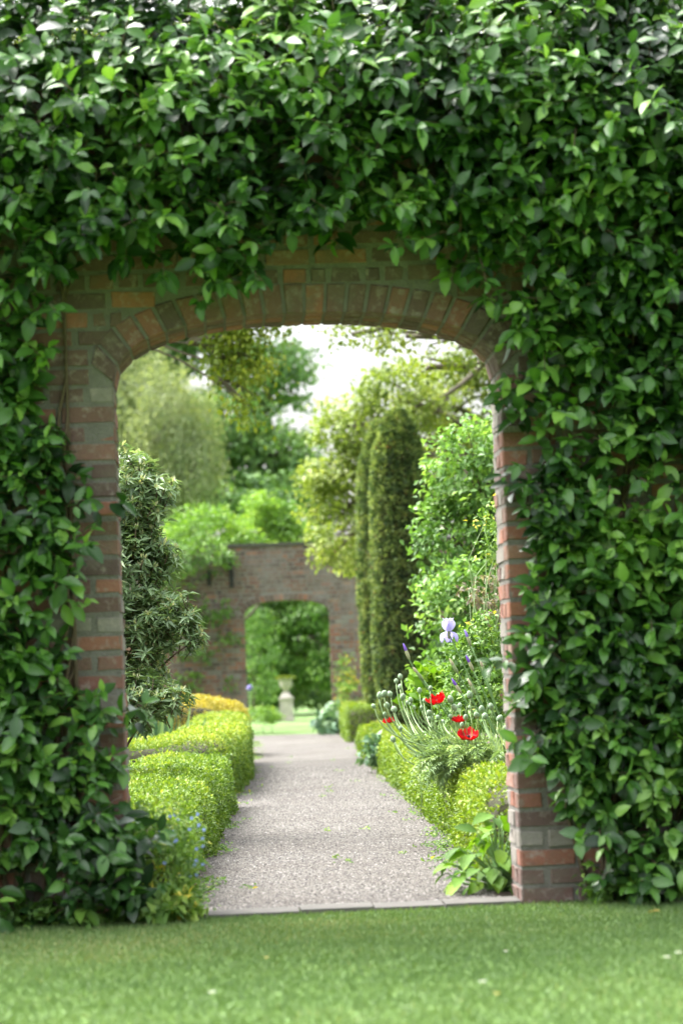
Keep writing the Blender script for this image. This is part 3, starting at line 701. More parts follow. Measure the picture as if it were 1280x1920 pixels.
# fresh green shrub at right
tree('leafy_shrub', 'tall fresh green leafy shrub filling the bed behind the irises', 'shrub', (1.75, 20.5, 0), (1.7, 20.5, .7),
     [blob(870, 880, 20, 70, 85), blob(930, 960, 20, 75, 110), blob(850, 1020, 20, 66, 110), blob(870, 1150, 19.5, 80, 100), blob(960, 1120, 20, 90, 120), blob(850, 1260, 19.5, 60, 80), blob(1050, 1000, 20.5, 110, 170), blob(960, 820, 21, 60, 50)],
     M['fresh'], 700, 24, .065, .07, 73, tr=.05, droop=.3, flat=.7, tb=-.08)
# narrow leaved shrub left
def rosette_shrub():
    r = np.random.default_rng(81); b0 = np.array([-1.42, 14.1, 0]); root = thing('evergreen_shrub', 'bushy narrow leaved evergreen shrub with cream shoot tips beside the box hedge', 'shrub', b0)
    blobs = [blob(235, 920, 14, 62, 90), blob(285, 930, 14, 48, 62), blob(240, 1060, 14, 70, 110), blob(290, 1040, 14, 45, 60), blob(250, 1210, 14, 75, 110), blob(310, 1160, 13.9, 42, 62), blob(352, 1150, 13.8, 22, 40), blob(365, 1200, 13.8, 22, 20), blob(270, 1310, 13.8, 62, 60), blob(325, 1310, 13.7, 36, 22), blob(160, 1050, 14.1, 90, 170), blob(160, 1260, 14, 90, 130)]
    lv, tp, wd = MB(), MB(), MB()
    w = np.array([b[1][0] * b[1][2] for b in blobs]); w /= w.sum()
    for (c, rd), ww in zip(blobs, w):
        n = int(1500 * ww); o = nz(r.normal(size=(n, 3))); cc = c + o * np.array(rd) * (.35 + .65 * r.random(n) ** .5)[:, None]
        cz_ = np.asarray(c); p = bez(b0 + [r.normal(0, .05), r.normal(0, .05), -.05], b0 + [0, 0, cz_[2] * .5], b0 * [1, 1, 0] + [(cz_[0] - b0[0]) * .25, 0, cz_[2] * .8], cz_, 10); tube(wd, p, np.linspace(.014, .004, 10), 6)
        sh = nz(o * .6 + [0, 0, .8] + r.normal(0, .3, (n, 3))); L = r.uniform(.05, .14, n)
        for i in range(n):
            if i % 2 == 0: tube(wd, np.array([cc[i] - sh[i] * L[i], cc[i]]), [.004, .0025], 4)
        ct = .36 + r.normal(0, .1, n) + .1 * wob(cc, 5, 82)
        up = np.array([.02, .01, 1.0]); a1 = nz(np.cross(sh, up + [.3, 0, 0])); a2 = np.cross(sh, a1)
        for k in range(11):
            az = k * 2.4 + r.normal(0, .2, n); f = r.uniform(.0, 1, n) * (k < 6)
            rad = a1 * np.cos(az)[:, None] + a2 * np.sin(az)[:, None]
            D = nz(rad + sh * r.uniform(.1, .8, (n, 1)) + [0, 0, -.15]); N = nz(sh + r.normal(0, .25, (n, 3)))
            LL_ = r.uniform(.05, .085, n); t = np.clip(ct + r.normal(0, .12, n), 0, .86)
            scatter(lv, LM, cc - sh * (L * f)[:, None], D, N, LL_, LL_ * .27, t)
        fl = r.random(n) < .6
        for k in range(6):
            m = fl.sum(); az = k * 1.05 + r.normal(0, .3, m); rad = a1[fl] * np.cos(az)[:, None] + a2[fl] * np.sin(az)[:, None]
            scatter(tp, LL, cc[fl] + r.normal(0, .006, (m, 3)), nz(sh[fl] + rad * .5), rad, r.uniform(.02, .038, m), .011, np.clip(r.normal(.93, .06, m), .75, 1))
    lv.build('leaves', M['shrub'], root); tp.build('shoot_tips', M['shrub'], root); wd.build('branches', M['stem'], root)
rosette_shrub()
# through the far arch
tree('woodland_tree', 'dark green tree with drooping boughs seen through the far archway', 'tree', (-2.6, 60, 0), (-2.2, 60, 2.2),
     [blob(500, 1180, 59, 50, 40), blob(575, 1150, 59, 60, 34), blob(560, 1230, 59.5, 70, 50), blob(620, 1240, 58.5, 40, 55), blob(480, 1260, 59, 40, 50), blob(540, 1080, 60, 130, 60), blob(650, 1150, 60, 60, 70), blob(430, 1180, 60, 60, 70), blob(500, 1310, 60, 45, 24), blob(600, 1300, 62, 50, 24), blob(540, 1290, 61, 50, 40)],
     M['under'], 900, 30, .12, .16, 75, tr=.16, droop=.7, flat=.35)
tree('garden_shrub', 'pale leafed shrub just inside the far archway at its edge', 'shrub', (-2.1, 53, 0), (-2.05, 53, .8), [blob(490, 1225, 53, 30, 40), blob(478, 1170, 53, 26, 34), blob(500, 1290, 53, 26, 30)], M['fresh'], 90, 24, .08, .1, 76, tr=.03)
def treeline():
    mb = MB(); r = np.random.default_rng(77); bl = []
    for x in np.arange(-46, 47, 3.4): bl.append(((x, 96 + r.uniform(-4, 4), r.uniform(2.5, 4)), (3.2, 3, r.uniform(3, 5.5))))
    crown_leaves(mb, bl, 2300, 18, .34, .5, 78, droop=.4)
    tag(mb.build('treeline', M['under']), 'distant band of green woodland closing the view behind the garden trees', 'woodland', kind='stuff')
treeline()

# low plants by the far wall
def mound(name, label, cat, blobs, mat, ncl, per, ls, spread, seed, wr=.6, T=LL, droop=.3, group=None, tb=0, sm='poppy_stem'):
    c0 = np.asarray(blobs[0][0]); root = thing(name, label, cat, (c0[0], c0[1], 0), group); lv = MB()
    crown_leaves(lv, blobs, ncl, per, ls, spread, seed, droop=droop, wr=wr, T=T, tb=tb, inner=.4); lv.build('leaves', mat, root)
    r = np.random.default_rng(seed)
    for c, rd in blobs:
        for i in range(2):
            st = MB(); limb(st, (c[0] + r.normal(0, .03), c[1] + r.normal(0, .03), -.02), np.asarray(c) + r.normal(0, .3, 3) * np.array(rd), .004, .002, r=r, k=6); st.build('stem', M[sm], root)
    return root
mound('hosta', 'clump of large dark blue green leaves beside the end of the gravel path', 'garden plant', [blob(615, 1352, 38.5, 22, 18), blob(628, 1335, 38.8, 20, 22), blob(600, 1362, 38.3, 14, 10)], M['bluegreen'], 40, 8, .16, .06, 83, T=LM, droop=.5)
mound('climbing_rose', 'yellow green wall rose growing at the far arch behind the clipped yew', 'garden plant', [blob(645, 1262, 41.5, 16, 34), blob(652, 1310, 41.3, 18, 28)], M['perennial'], 60, 14, .06, .06, 84, tb=.2)
mound('low_shrub', 'low pale green mound of foliage beyond the golden hedge by the far arch', 'shrub', [blob(490, 1338, 40.6, 24, 14), blob(510, 1345, 40.8, 18, 10)], M['pale_shrub'], 60, 16, .05, .05, 85)
wc = mound('wall_shrub', 'trained shrub spreading over the top and face of the far wall', 'climbing plant', [blob(365, 1042, 42.2, 62, 40), blob(420, 1046, 42.2, 28, 20), blob(320, 1100, 42.2, 40, 60), blob(385, 1150, 42.3, 26, 22), blob(420, 1140, 42.3, 14, 26), blob(428, 1198, 42.3, 22, 14), blob(372, 1225, 42.3, 30, 16), blob(352, 1278, 42.3, 24, 20), blob(430, 1285, 42.3, 8, 12)], M['under'], 260, 14, .07, .07, 86, sm='bark')

# ------------------------------------------------------------------ flowers and small plants of the near bed
BUDMESH = None
def bud_mesh():
    mb = MB(); lathe(mb, [(.0, -.002), (.006, .0), (.0115, .006), (.0135, .014), (.012, .022), (.007, .028), (.004, .030), (.0, .031)], (0, 0, 0), 12)
    me_o = mb.build('bud', M['bud']); me = me_o.data; bpy.data.objects.remove(me_o); return me
BUDMESH = bud_mesh()
def petal(mb, c, axis, side, L, Wd, curl, ruffle, seed, t0=.7, cup=.5):
    """a ruffled petal: grid along side/axis"""
    r = np.random.default_rng(seed); nu, nv = 9, 8; axis = nz(np.asarray(axis, float)); side = nz(side - axis * (side @ axis)); tang = np.cross(axis, side)
    u = np.linspace(-1, 1, nu); v = np.linspace(0, 1, nv); U, Vv = np.meshgrid(u, v, indexing='ij')
    w = np.sin(np.pi * np.clip(Vv * .80 + .06, 0, 1)) ** .7 * Wd * .5
    out = L * (np.sin(curl * Vv) / max(curl, .01)); upv = L * ((1 - np.cos(curl * Vv)) / max(curl, .01))
    ph = r.uniform(0, 6.28, 3)
    rf = ruffle * Vv ** 1.5 * (np.sin(U * 7 + ph[0]) + .6 * np.sin(U * 12 + ph[1]) + .5 * np.sin(Vv * 9 + U * 4 + ph[2]))
    P = c + side * (out + cup * 0)[..., None] + axis * (upv + rf + cup * (U ** 2) * w * .6)[..., None] + tang * (U * w)[..., None] + side * (rf * .5)[..., None]
    F = [(i * nv + j, (i + 1) * nv + j, (i + 1) * nv + j + 1, i * nv + j + 1) for i in range(nu - 1) for j in range(nv - 1)]
    mb.add(P.reshape(-1, 3), [np.array(F)], np.clip(t0 + .15 * rf.ravel() / max(ruffle, 1e-6) * .3 + r.normal(0, .04), 0, 1))
def zc(x, y): return 640 + x / 3.0476, 1100 + y / 3.0476      # coordinates read in an enlarged view
def blade(mb, a, b, w, tint, arch=.1, tip=None):
    a, b = np.asarray(a, float), np.asarray(b, float); L = np.linalg.norm(b - a); p = bez(a, a + (b - a) * .35 + [0, 0, arch * L], a + (b - a) * .7 + [0, 0, arch * L], b, 8)
    tn = nz(np.gradient(p, axis=0)); sd_ = nz(np.cross(tn, [0.2, 1, 0])); ww = w * np.array([1, 1, 1, .95, .85, .65, .4, .05])
    V = np.concatenate([p - sd_ * ww[:, None] / 2, p + np.array([0, .15 * w, 0]), p + sd_ * ww[:, None] / 2])
    mb.add(V, [np.array([(j * 8 + i, j * 8 + i + 1, (j + 1) * 8 + i + 1, (j + 1) * 8 + i) for j in range(2) for i in range(7)])], tint)
def poppies():
    base = np.array([1.02, 12.55, 0]); root = thing('poppy_plant', 'grey green poppy plant with many round buds and four red flowers overhanging the path hedge', 'poppy', base)
    r = np.random.default_rng(91)
    buds = [(340, 522), (312, 545), (335, 578), (243, 620), (215, 632), (262, 688), (282, 622), (248, 735), (345, 640), (370, 665), (400, 655), (415, 695), (445, 602), (505, 585), (470, 655), (510, 760), (555, 750), (510, 730), (625, 745), (650, 700), (675, 685), (735, 632), (735, 690), (800, 710), (775, 740), (820, 750), (855, 695), (625, 658), (708, 755), (460, 695), (305, 710), (930, 810), (392, 672), (580, 770), (690, 800), (890, 760)]
    special = {(190, 687): [(640, 950), (420, 900), (215, 860)], (340, 815): [(720, 1000), (520, 985), (330, 960)], (300, 880): [(690, 1065), (430, 1060), (320, 990)]}
    def stem(end, pts, rad=.0042):
        mb = MB(); p = bez(*pts, end, 14); tube(mb, p, np.linspace(rad, rad * .75, 14), 6, r.uniform(0, 1)); o = mb.build('stem', M['poppy_stem'], root); return o, nz(p[-1] - p[-3]), p
    def put_bud(end, d, parent, s):
        b = bpy.data.objects.new('bud', BUDMESH); C.objects.link(b); b.parent = parent
        d = nz(d + r.normal(0, .25, 3)); b.rotation_euler = Vector(d).to_track_quat('Z', 'Y').to_euler(); b.location = Vector(end - base); b.scale = (s, s, s * r.uniform(.95, 1.15))
    for k, (bx, by) in enumerate(buds + list(special)):
        Y = r.uniform(12.25, 12.85); end = at(*zc(bx, by + 8), Y)
        if (bx, by) in special:
            q = special[(bx, by)]; Y = 12.3; end = at(*zc(bx, by + 8), Y); pts = [at(*zc(*c_), Y + .1 - .05 * i) for i, c_ in enumerate(q)]
        else:
            sx = np.clip(480 + (bx - 200) * .62 + r.normal(0, 60), 480, 960); sy = r.uniform(930, 1040)
            pts = [at(*zc(sx, sy), 12.5), at(*zc(sx + (bx - sx) * .45, sy - 60 + r.normal(0, 15)), 12.5), at(*zc(bx + (sx - bx) * .06, by + (sy - by) * .45), Y)]
            g0 = base + r.normal(0, .06, 3) * [1, 1, 0]; 
        o, d, p = stem(end, pts)
        put_bud(end, d, o, r.uniform(.7, 1.25))
    # red flowers
    for k, (fx, fy, ax, L, npet, curl, Y) in enumerate([(548, 665, (-.25, -.35, .9), .056, 5, 1.5, 12.45), (668, 775, (.05, -.2, 1), .040, 4, 1.8, 12.4), (722, 868, (.0, -.45, .9), .058, 6, 1.3, 12.3), (272, 780, (-.2, .1, 1), .032, 4, 1.5, 12.6)]):
        end = at(*zc(fx, fy), Y); sx = fx + 90
        o, d, p = stem(end, [at(*zc(sx, 1000), 12.5), at(*zc(sx - 20, 950), 12.5), at(*zc(fx + 10, fy + 90), Y)], .0032)
        mb = MB(); ax = nz(np.array(ax)); s0 = nz(np.cross(ax, [.3, .9, .1])); s1 = np.cross(ax, s0)
        for i in range(npet):
            a_ = 6.283 * i / npet + r.normal(0, .15); petal(mb, end, ax, s0 * math.cos(a_) + s1 * math.sin(a_), L * r.uniform(.9, 1.15), L * 1.6, curl + r.normal(0, .2), .0060, 300 + k * 10 + i, t0=.75 if i % 2 else .5, cup=.3)
        fl = mb.build('flower', M['petal'], o)
        ce = MB(); M4 = Vector(ax).to_track_quat('Z', 'Y').to_matrix(); lathe(ce, [(0, 0), (.007, .002), (.009, .010), (.011, .014), (.0, .016)], (0, 0, 0), 10)
        th = r.uniform(0, 6.28, 60); rr_ = r.uniform(.006, .013, 60)
        V = np.array([M4 @ Vector(v) for v in ce.V[0]]) + end; c2 = MB(); c2.add(V, ce.F)
        for t_, q_ in zip(th, rr_):
            a_ = end; e = end + np.array(M4 @ Vector((q_ * math.cos(t_), q_ * math.sin(t_), .014))); tube(c2, np.array([a_, (a_ + e) / 2, e]), [.0006, .0006, .0012], 4)
        c2.build('flower_centre', M['poppy_centre'], o)
    # divided leaves
    lv = MB()
    fr = []
    for i in range(95):
        sx, sy = r.uniform(620, 980), r.uniform(940, 1050); ex_, ey = sx + r.normal(-190, 130), sy + r.uniform(-110, 130)
        if i < 26: sx, sy = r.uniform(560, 700), r.uniform(960, 1060); ex_, ey = sx - r.uniform(20, 170), sy + r.uniform(20, 150)
        fr.append((sx, sy, max(380, ex_), ey))
    for (sx, sy, ex_, ey) in fr:
        Y = r.uniform(12.25, 12.75); a = at(*zc(sx, sy), Y); b = at(*zc(ex_, ey), Y + r.uniform(-.25, .1)); L = np.linalg.norm(b - a)
        p = bez(a, a + (b - a) * .3 + [0, 0, .25 * L], a + (b - a) * .7 + [0, 0, .22 * L], b, 12); tn = nz(np.gradient(p, axis=0)); tube(lv, p, np.linspace(.002, .0008, 12), 4, r.uniform(.3, .8)); tc = r.uniform(.2, .8)
        for s in (-1, 1):
            for j_ in range(1, 12):
                sd_ = nz(np.cross(tn[j_], [0, 0, 1.0])) * s; ll = .05 * math.sin(np.pi * (j_ + 1) / 13) ** .8 + .008
                m_ = 3; Pp = np.repeat((p[j_] + r.normal(0, .001, 3))[None], m_, 0); D = nz(sd_ * .8 + tn[j_] * .75 + r.normal(0, .2, (m_, 3))); scatter(lv, LL, Pp, D, nz(np.array([0, 0, 1.0]) + r.normal(0, .3, (m_, 3))), ll * r.uniform(.5, 1, m_), .007, np.clip(tc + r.normal(0, .12, m_), 0, 1))
    for i in range(190):
        ex_, ey = r.uniform(330, 940), r.uniform(760, 930); sx = 520 + (ex_ - 250) * .55 + r.normal(0, 60); sy = r.uniform(960, 1040); Y = r.uniform(12.3, 12.8)
        blade(lv, at(*zc(sx, sy), Y), at(*zc(ex_, ey), Y + r.normal(0, .05)), r.uniform(.004, .009), r.uniform(.3, 1), -.08)
    # base rosette down to the soil
    for i in range(60):
        e = base + np.array([r.normal(-.1, .2), r.normal(-.02, .14), r.uniform(.3, .55)]); p = bez(base + r.normal(0, .04, 3) * [1, 1, 0], base + (e - base) * .3 + [0, 0, .12], base + (e - base) * .7 + [0, 0, .08], e, 7); tube(lv, p, .002, 4, r.uniform(.2, .8))
    lv.build('leaves', M['poppy_leaf'], root)
poppies()

def iris(label, top, Y, base_px, mid=None, bloom=False, tip=.7, leaves=3, seed=0, lean=0.0):
    r = np.random.default_rng(seed); tp = at(*zc(*top), Y); b = at(*zc(*base_px), Y); b = np.array([max(b[0], 1.0 + .012 * (seed % 7)), Y, 0])
    root = thing('iris', label, 'iris', b, 'bearded irises in the flower bed'); mb = MB()
    mid_p = at(*zc(*mid), Y) if mid else (b + tp) / 2
    p = bez(b, b + (mid_p - b) * .7, mid_p + (mid_p - b) * .1, tp, 14); tube(mb, p, np.linspace(.0055, .004, 14), 7, .4)
    st = mb.build('stem', M['iris_leaf'], root); d = nz(p[-1] - p[-3])
    if bloom:
        fl, cen = MB(), tp + d * .0
        up = np.array([0, 0, 1.0])
        for i in range(3):
            a_ = -1.571 + 2.094 * i; s = np.array([math.cos(a_), math.sin(a_), 0])
            petal(fl, cen + [0, 0, .012] + s * .006, -s + up * .12, up + s * .16, .076, .076, .95, .0075, seed + i, .85, -.25)
        for i in range(3):
            a_ = -.52 - 2.094 * i; s = np.array([math.cos(a_), math.sin(a_), 0])
            petal(fl, cen + [0, 0, .010] + s * .006, -up - s * .1, s + up * .2, .076, .050, 1.7, .0055, seed + 10 + i, .4 if i != 1 else .6, -.2)
        fl.build('bloom', M['iris'], root)
        sh = MB(); lathe(sh, [(.003, -.03), (.009, -.015), (.010, 0), (.006, .016), (.0, .02)], (0, 0, 0), 10); sh.add(np.zeros((0, 3)), []); q = MB(); q.add(sh.V[0] + tp, sh.F, .3); q.build('sheath', M['sheath'], root)
    else:
        M4 = np.array(Vector(d).to_track_quat('Z', 'Y').to_matrix())
        q = MB(); lathe(q, [(.004, -.03), (.0085, -.015), (.010, 0), (.0085, .018), (.006, .03), (.0, .032)], (0, 0, 0), 10); q2 = MB(); q2.add(q.V[0] @ M4.T + tp, q.F, tip * .6); q2.build('sheath', M['sheath'], root)
        q = MB(); lathe(q, [(.004, .018), (.0078, .026), (.0075, .042), (.004, .060), (.0, .068)], (0, 0, 0), 10); q2 = MB(); q2.add(q.V[0] @ M4.T + tp, q.F, 1 - tip); q2.build('flower_bud', M['iris_tip'] if tip > .2 else M['sheath'], root)
    lf = MB()
    for i in range(leaves):
        e = b + np.array([r.normal(0, .12), r.normal(0, .06), r.uniform(.42, .66)]); blade(lf, b + np.array([r.normal(0, .03), r.normal(0, .02), 0]), e, r.uniform(.018, .028), r.uniform(.2, 1), .05)
    lf.build('leaves', M['iris_leaf'], root)
iris('pale lilac bearded iris in full bloom above the poppy buds', (612, 268), 13.1, (690, 1000), bloom=True, seed=401)
iris('slim iris bud with violet tip on a leaning stem in front of the yew', (378, 390), 12.9, (560, 1000), mid=(455, 560), tip=.85, seed=402)
iris('closed iris bud just right of the lilac bloom, pale violet', (728, 310), 13.2, (800, 1000), tip=.5, seed=403)
iris('violet tipped iris bud directly above the two lower red poppies', (667, 585), 12.9, (700, 1000), tip=1.0, seed=404)
iris('iris bud with dark violet tip below the pale violet closed bud', (740, 455), 13.15, (770, 1000), tip=1.0, seed=405)
iris('papery green iris bud on a slanting stem beside the creeper covered pier', (812, 480), 13.1, (900, 1000), tip=.1, seed=406)
iris('cream green iris bud above the seed heads, its sheath still closed', (752, 590), 12.95, (780, 1000), tip=.1, seed=407)
iris('plump pale iris bud leaning left among green leaves', (650, 470), 13.05, (740, 1000), mid=(700, 560), tip=.15, seed=408)
iris('tight green iris bud nodding low beside the violet tipped leaning bud', (447, 510), 12.9, (520, 1000), tip=.1, seed=409, leaves=2)

mound('leafy_perennial', 'tall light green leafy perennial around the iris stems', 'garden plant', [blob(*zc(720, 420), 13.7, 46, 60), blob(*zc(840, 420), 13.8, 42, 84), blob(*zc(780, 300), 13.8, 34, 44), blob(*zc(850, 600), 13.6, 44, 60), blob(*zc(650, 560), 13.7, 34, 50), blob(*zc(720, 720), 13.5, 70, 50)], M['perennial'], 420, 9, .034, .022, 87, T=LM, droop=.2)
mound('broad_leaf_plant', 'bright green broad leaved plant between the yew column and the poppy buds', 'garden plant', [blob(*zc(500, 520), 15.5, 30, 18), blob(*zc(540, 580), 15.5, 36, 30), blob(*zc(440, 640), 15.3, 26, 26)], M['hosta'], 75, 6, .075, .035, 88, T=LM, droop=.4, tb=.1)
mound('seedhead_plant', 'dry purplish beige seed headed plant by the pier above the irises', 'garden plant', [blob(905, 1120, 14.6, 26, 26), blob(932, 1145, 14.5, 26, 34), blob(880, 1105, 14.7, 16, 14), blob(925, 1080, 14.6, 16, 20)], M['dry'], 60, 7, .035, .022, 89, T=LM, wr=.45)
mound('rose_bush', 'thin stemmed bush with small yellow green leaves beside the climber covered pier', 'garden plant', [blob(905, 975, 14.5, 22, 16), blob(935, 1000, 14.5, 28, 30), blob(915, 1035, 14.5, 18, 26), blob(940, 940, 14.5, 20, 18)], M['perennial'], 60, 8, .03, .028, 90, T=LM, tb=.22)

mound('broad_leaf_plant', 'small dark green leafy plant at the path edge below the nearer yew column', 'garden plant', [blob(708, 1392, 22.5, 12, 18), blob(700, 1412, 22.4, 14, 12)], M['bluegreen'], 40, 7, .08, .04, 188, T=LM, droop=.4)
# hosta-like broad leaves at the foot of the right pier
def broad(name, label, c, n, hmax, rad, L0, mat, seed, tb=0.5):
    r = np.random.default_rng(seed); root = thing(name, label, 'garden plant', (c[0], c[1], 0)); lv, st = MB(), MB()
    for i in range(n):
        a = r.uniform(0, 6.283); k = r.random() ** .6; e = np.array([c[0] + rad * k * math.cos(a), c[1] + rad * k * math.sin(a), hmax * (1.05 - .75 * k * r.uniform(.6, 1)) * (r.uniform(.25, 1))])
        tube(st, bez((c[0] + r.normal(0, .03), c[1] + r.normal(0, .03), 0), (c[0], c[1], .5 * e[2]), e - [0, 0, .02], e, 6), .003, 5)
        D = nz(np.array([math.cos(a), math.sin(a), -.05 - .3 * k]) + r.normal(0, .28, 3)); L = L0 * r.uniform(.5, 1.25)
        scatter(lv, LF, e[None], D[None], nz(np.array([0, -.15, 1.0]) + r.normal(0, .25, 3))[None], L, L * .58, float(np.clip(r.normal(tb, .2), 0, 1)))
    lv.build('leaves', mat, root); st.build('stems', M['iris_leaf'], root)
q = ground(930, 1680); broad('hosta', 'low clump of bright green broad leaves at the pier foot below the lime hedge', (q[0] + .03, 9.98), 130, .34, .23, .10, M['hosta'], 501, .42)
# soft blue flowered plant at the foot of the left pier
def forget():
    r = np.random.default_rng(503); c = np.array([-.80, 9.42, 0]); root = thing('blue_flower_plant', 'soft green plant with tiny blue flowers at the foot of the creeper covered pier', 'garden plant', c); lv, fl = MB(), MB()
    bl = [blob(300, 1640, 9.35, 80, 85, 50), blob(340, 1580, 9.5, 50, 60), blob(270, 1560, 9.35, 50, 60, 40), blob(330, 1700, 9.3, 55, 40)]
    crown_leaves(lv, bl, 300, 9, .028, .022, 504, T=LM, wr=.42, droop=0, tb=.0, inner=.3); lv.build('leaves', M['perennial'], root)
    P = np.concatenate([b[0] + nz(r.normal(size=(26, 3))) * np.array(b[1]) * r.uniform(.8, 1.1, (26, 1)) for b in bl[:2]]); P = P[P[:, 2] > .05]
    for k in range(0): scatter(fl, LL, P, np.array([math.cos(k * 1.26), -.5, math.sin(k * 1.26)]) + np.zeros_like(P), np.array([0, -1, .3]) + np.zeros_like(P), .008, .008, r.random(len(P)))
    for k in range(5): scatter(fl, LL, np.zeros((1, 3)), np.array([[math.cos(k * 1.26), -.5, math.sin(k * 1.26)]]), np.array([[0, -1, .3]]), .009, .009, .5)
    f0 = fl.build('flower', M['blueflower'], root); f0.location = Vector(P[0] - c); me = f0.data
    for v in me.vertices: v.co += Vector(c)
    for q in P[1:]:
        o = f0.copy(); C.objects.link(o); o.parent = root; o.location = Vector(q - c)
forget()
mound('spurge_plant', 'yellow green leafy plant spilling at the threshold by the box hedge', 'garden plant', [blob(325, 1700, 9.25, 42, 30), blob(290, 1715, 9.2, 46, 24)], M['perennial'], 60, 9, .05, .02, 506, T=LM, tb=.15)
# upright blue-green blades behind the left hedge
mb = MB(); c = at(330, 1400, 19.3); root = thing('iris_clump', 'clump of upright blue green sword leaves behind the box hedge', 'garden plant', (-1.66, 20.3, 0)); r_ = np.random.default_rng(507)
for i in range(70):
    b0 = np.array([-1.66 + r_.normal(0, .1), 20.3 + r_.normal(0, .15), 0]); blade(mb, b0, b0 + [r_.normal(0, .12), r_.normal(0, .08), r_.uniform(.55, .86)], .035, r_.random(), .02)
mb.build('leaves', M['bluegreen'], root)
# far white bloom
def far_bloom():
    c = at(468, 1290, 39.8); root = thing('allium', 'single round pale lilac white bloom in front of the far arch', 'flower', (c[0], 39.8, 0)); s = MB(); tube(s, np.array([(c[0] + .02, 39.8, 0), (c[0], 39.8, c[2] / 2), c]), .006, 5); s.build('stem', M['poppy_stem'], root)
    f = MB(); r = np.random.default_rng(8); o = nz(r.normal(size=(160, 3))); scatter(f, LL, c + o * .012, o, nz(r.normal(size=(160, 3))), .042, .02, r.random(160)); f.build('bloom', M['iris'], root)
far_bloom()

# ------------------------------------------------------------------ urn on a pedestal
def urn():
    c = ground(538, 1353); c = np.array([c[0], c[1], 0]); k = c[1] / FOC
    root = thing('urn_pedestal', 'square pale stone pedestal on the grass beyond the far arch, carrying an urn', 'pedestal', c); p = MB(); w = 13 * k; h = 48 * k
    for (a, z0, z1) in ((w * 1.12, -.02, .07), (w * .94, .07, h * .86), (w * 1.1, h * .86, h * .93)): box(p, (c[0] - a, c[1] - a, z0), (c[0] + a, c[1] + a, z1))
    V = [(c[0] + sx * w * q, c[1] + sy * w * q, z) for q, z in ((.95, h * .93), (.4, h * 1.14)) for sx, sy in ((-1, -1), (1, -1), (1, 1), (-1, 1))]
    p.add(V, [np.array([(0, 1, 5, 4), (1, 2, 6, 5), (2, 3, 7, 6), (3, 0, 4, 7), (4, 5, 6, 7)])]); p.build('plinth', M['urn'], root, False)
    z = h * 1.14; u = MB(); lathe(u, [(.0, z), (w * .42, z), (w * .3, z + 4 * k), (w * .4, z + 6 * k), (w * .8, z + 10 * k), (w * .92, z + 16 * k), (w * .90, z + 22 * k), (w * 1.15, z + 25 * k), (w * 1.2, z + 27 * k), (w * 1.0, z + 27 * k), (w * .85, z + 24 * k), (0, z + 23 * k)], c * [1, 1, 0], 24)
    t = thing('stone_urn', 'pale stone garden urn with a mossy spreading rim, set on the pedestal', 'urn', c + [0, 0, z]); u.build('bowl', M['urn'], t)
    m_ = MB(); r = np.random.default_rng(9); th = r.uniform(0, 6.283, 500); rr = w * 1.35 * r.random(500) ** .5; P = np.stack([c[0] + rr * np.cos(th), c[1] + rr * np.sin(th), z + 27 * k + r.uniform(-.01, .05, 500) * (1 - rr / (w * 1.5))], -1)
    scatter(m_, LL, P, nz(r.normal(size=(500, 3)) + np.stack([np.cos(th), np.sin(th), .2 * np.ones(500)], -1)), nz(r.normal(size=(500, 3)) * .4 + [0, 0, 1]), .05, .03, r.random(500)); m_.build('moss', M['oak'], t)
urn()

# ------------------------------------------------------------------ weeds along the path edges (uncountable)
def weeds():
    mb = MB(); r = np.random.default_rng(601); n = 520; y = 9.7 + 26 * r.random(n) ** 1.5; s = r.random(n) < .5
    x = np.where(s, pl(y) + np.abs(r.normal(0, .06, n)) - .03, pr(y) - np.abs(r.normal(0, .09, n)) + .03)
    ok = wob(np.stack([x, y], -1), 2.2, 602) > -.1; x, y = x[ok], y[ok]; ey = 9.7 + 20 * r.random(24); x = np.concatenate([x, pl(ey) + (pr(ey) - pl(ey)) * r.random(24)]); y = np.concatenate([y, ey]); n = len(x)
    for k in range(9):
        P = np.stack([x + r.normal(0, .022, n), y + r.normal(0, .03, n), .008 + np.abs(r.normal(0, .008, n))], -1)
        scatter(mb, LL, P, nz(r.normal(0, 1, (n, 3)) * [1, 1, .2] + [0, 0, .45]), nz(r.normal(0, .3, (n, 3)) + [0, 0, 1]), r.uniform(.012, .032, n), r.uniform(.006, .014, n), np.clip(r.normal(.4, .25, n), 0, 1))
    tag(mb.build('weeds', M['perennial']), 'small green weeds and seedlings in and along the gravel path', 'weeds', kind='stuff')
weeds()
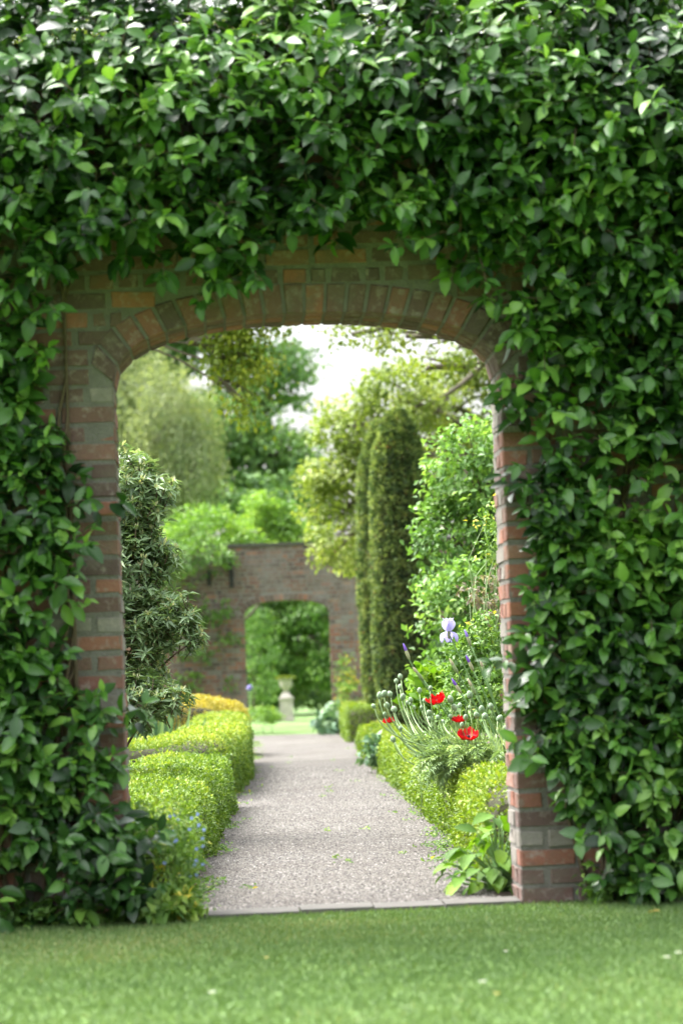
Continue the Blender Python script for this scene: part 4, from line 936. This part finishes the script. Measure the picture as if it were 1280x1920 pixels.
# small ground plants at the wall foot
def footplants():
    mb = MB(); r = np.random.default_rng(603); n = 900
    x = np.concatenate([r.uniform(-2.3, -.78, n // 2), r.uniform(.98, 2.3, n // 2)]); P = wl(np.stack([x, -.02 - np.abs(r.normal(0, .06, n)), np.abs(r.normal(0, .05, n)) + .01], -1))
    for k in range(4): scatter(mb, LM, P + r.normal(0, .012, (n, 3)) * [1, 1, .3], nz(r.normal(0, 1, (n, 3)) + [0, -.3, .2]), nz(r.normal(0, .4, (n, 3)) + [0, -.2, 1]), r.uniform(.025, .05, n), r.uniform(.014, .03, n), np.clip(r.normal(.4, .2, n), 0, 1))
    tag(mb.build('undergrowth', M['under']), 'low leafy ground cover along the foot of the brick wall', 'ground cover', kind='stuff')
footplants()

# ------------------------------------------------------------------ daisies and fallen leaves on the lawn
def daisy_proto(loc):
    root = thing('daisy', 'x', 'daisy', loc, 'white daisies in the lawn'); f = MB(); c = np.array(loc) + [0, 0, .034]
    for k in range(14):
        a = k * .449; D = np.array([math.cos(a), math.sin(a), .25]); scatter(f, LL, (c + D * .003)[None], D[None], np.array([[0, 0, 1.0]]), .012, .005, .7)
    f.build('petals', M['white'], root); s = MB(); tube(s, np.array([c - [0, 0, .034], c - [0, 0, .015], c]), .0009, 5); s.build('stem', M['poppy_stem'], root)
    d = MB(); lathe(d, [(0, -.001), (.004, 0), (.003, .003), (0, .004)], c, 10); d.build('flower_centre', M['gold'], root); return root
dz = [((905, 1858), 'white daisy on the lawn below the creeper free foot of the pier, alone'), ((1250, 1812), 'white daisy nearest the upper end of the daisy group at the lawn edge'), ((1272, 1803), 'white daisy at the very edge of the lawn view, farthest of its group'), ((948, 1796), 'faint white daisy on the lawn between the pier foot and the lone daisy'), ((398, 1880), 'white daisy on the lawn in front of the stone threshold, nearest the viewer')]
proto = None
for (pxy, lab) in dz:
    g = ground(*pxy)
    if proto is None: proto = o = daisy_proto(tuple(g))
    else:
        o = proto.copy(); C.objects.link(o); o.location = g
        for ch in proto.children: c2 = ch.copy(); C.objects.link(c2); c2.parent = o
    o['label'] = lab; s = random.uniform(.6, .85); o.scale = (s, s, s); o.rotation_euler.z = random.uniform(0, 6)
for (pxy, lab) in [((1238, 1722), 'small curled tan leaf fallen on the lawn near the wall foot'), ((930, 1882), 'pale tan leaf fallen on the lawn beside the lone daisy'), ((500, 1812), 'long straw coloured leaf lying on the lawn before the threshold')]:
    g = ground(*pxy); mb = MB(); a = random.uniform(0, 3); scatter(mb, LF, (g + [0, 0, .026])[None], np.array([[math.cos(a), math.sin(a), .1]]), np.array([[0, 0, 1.0]]), .05, .02, random.random())
    tag(mb.build('fallen_leaf', M['fallen']), lab, 'leaf', 'fallen leaves on the lawn')
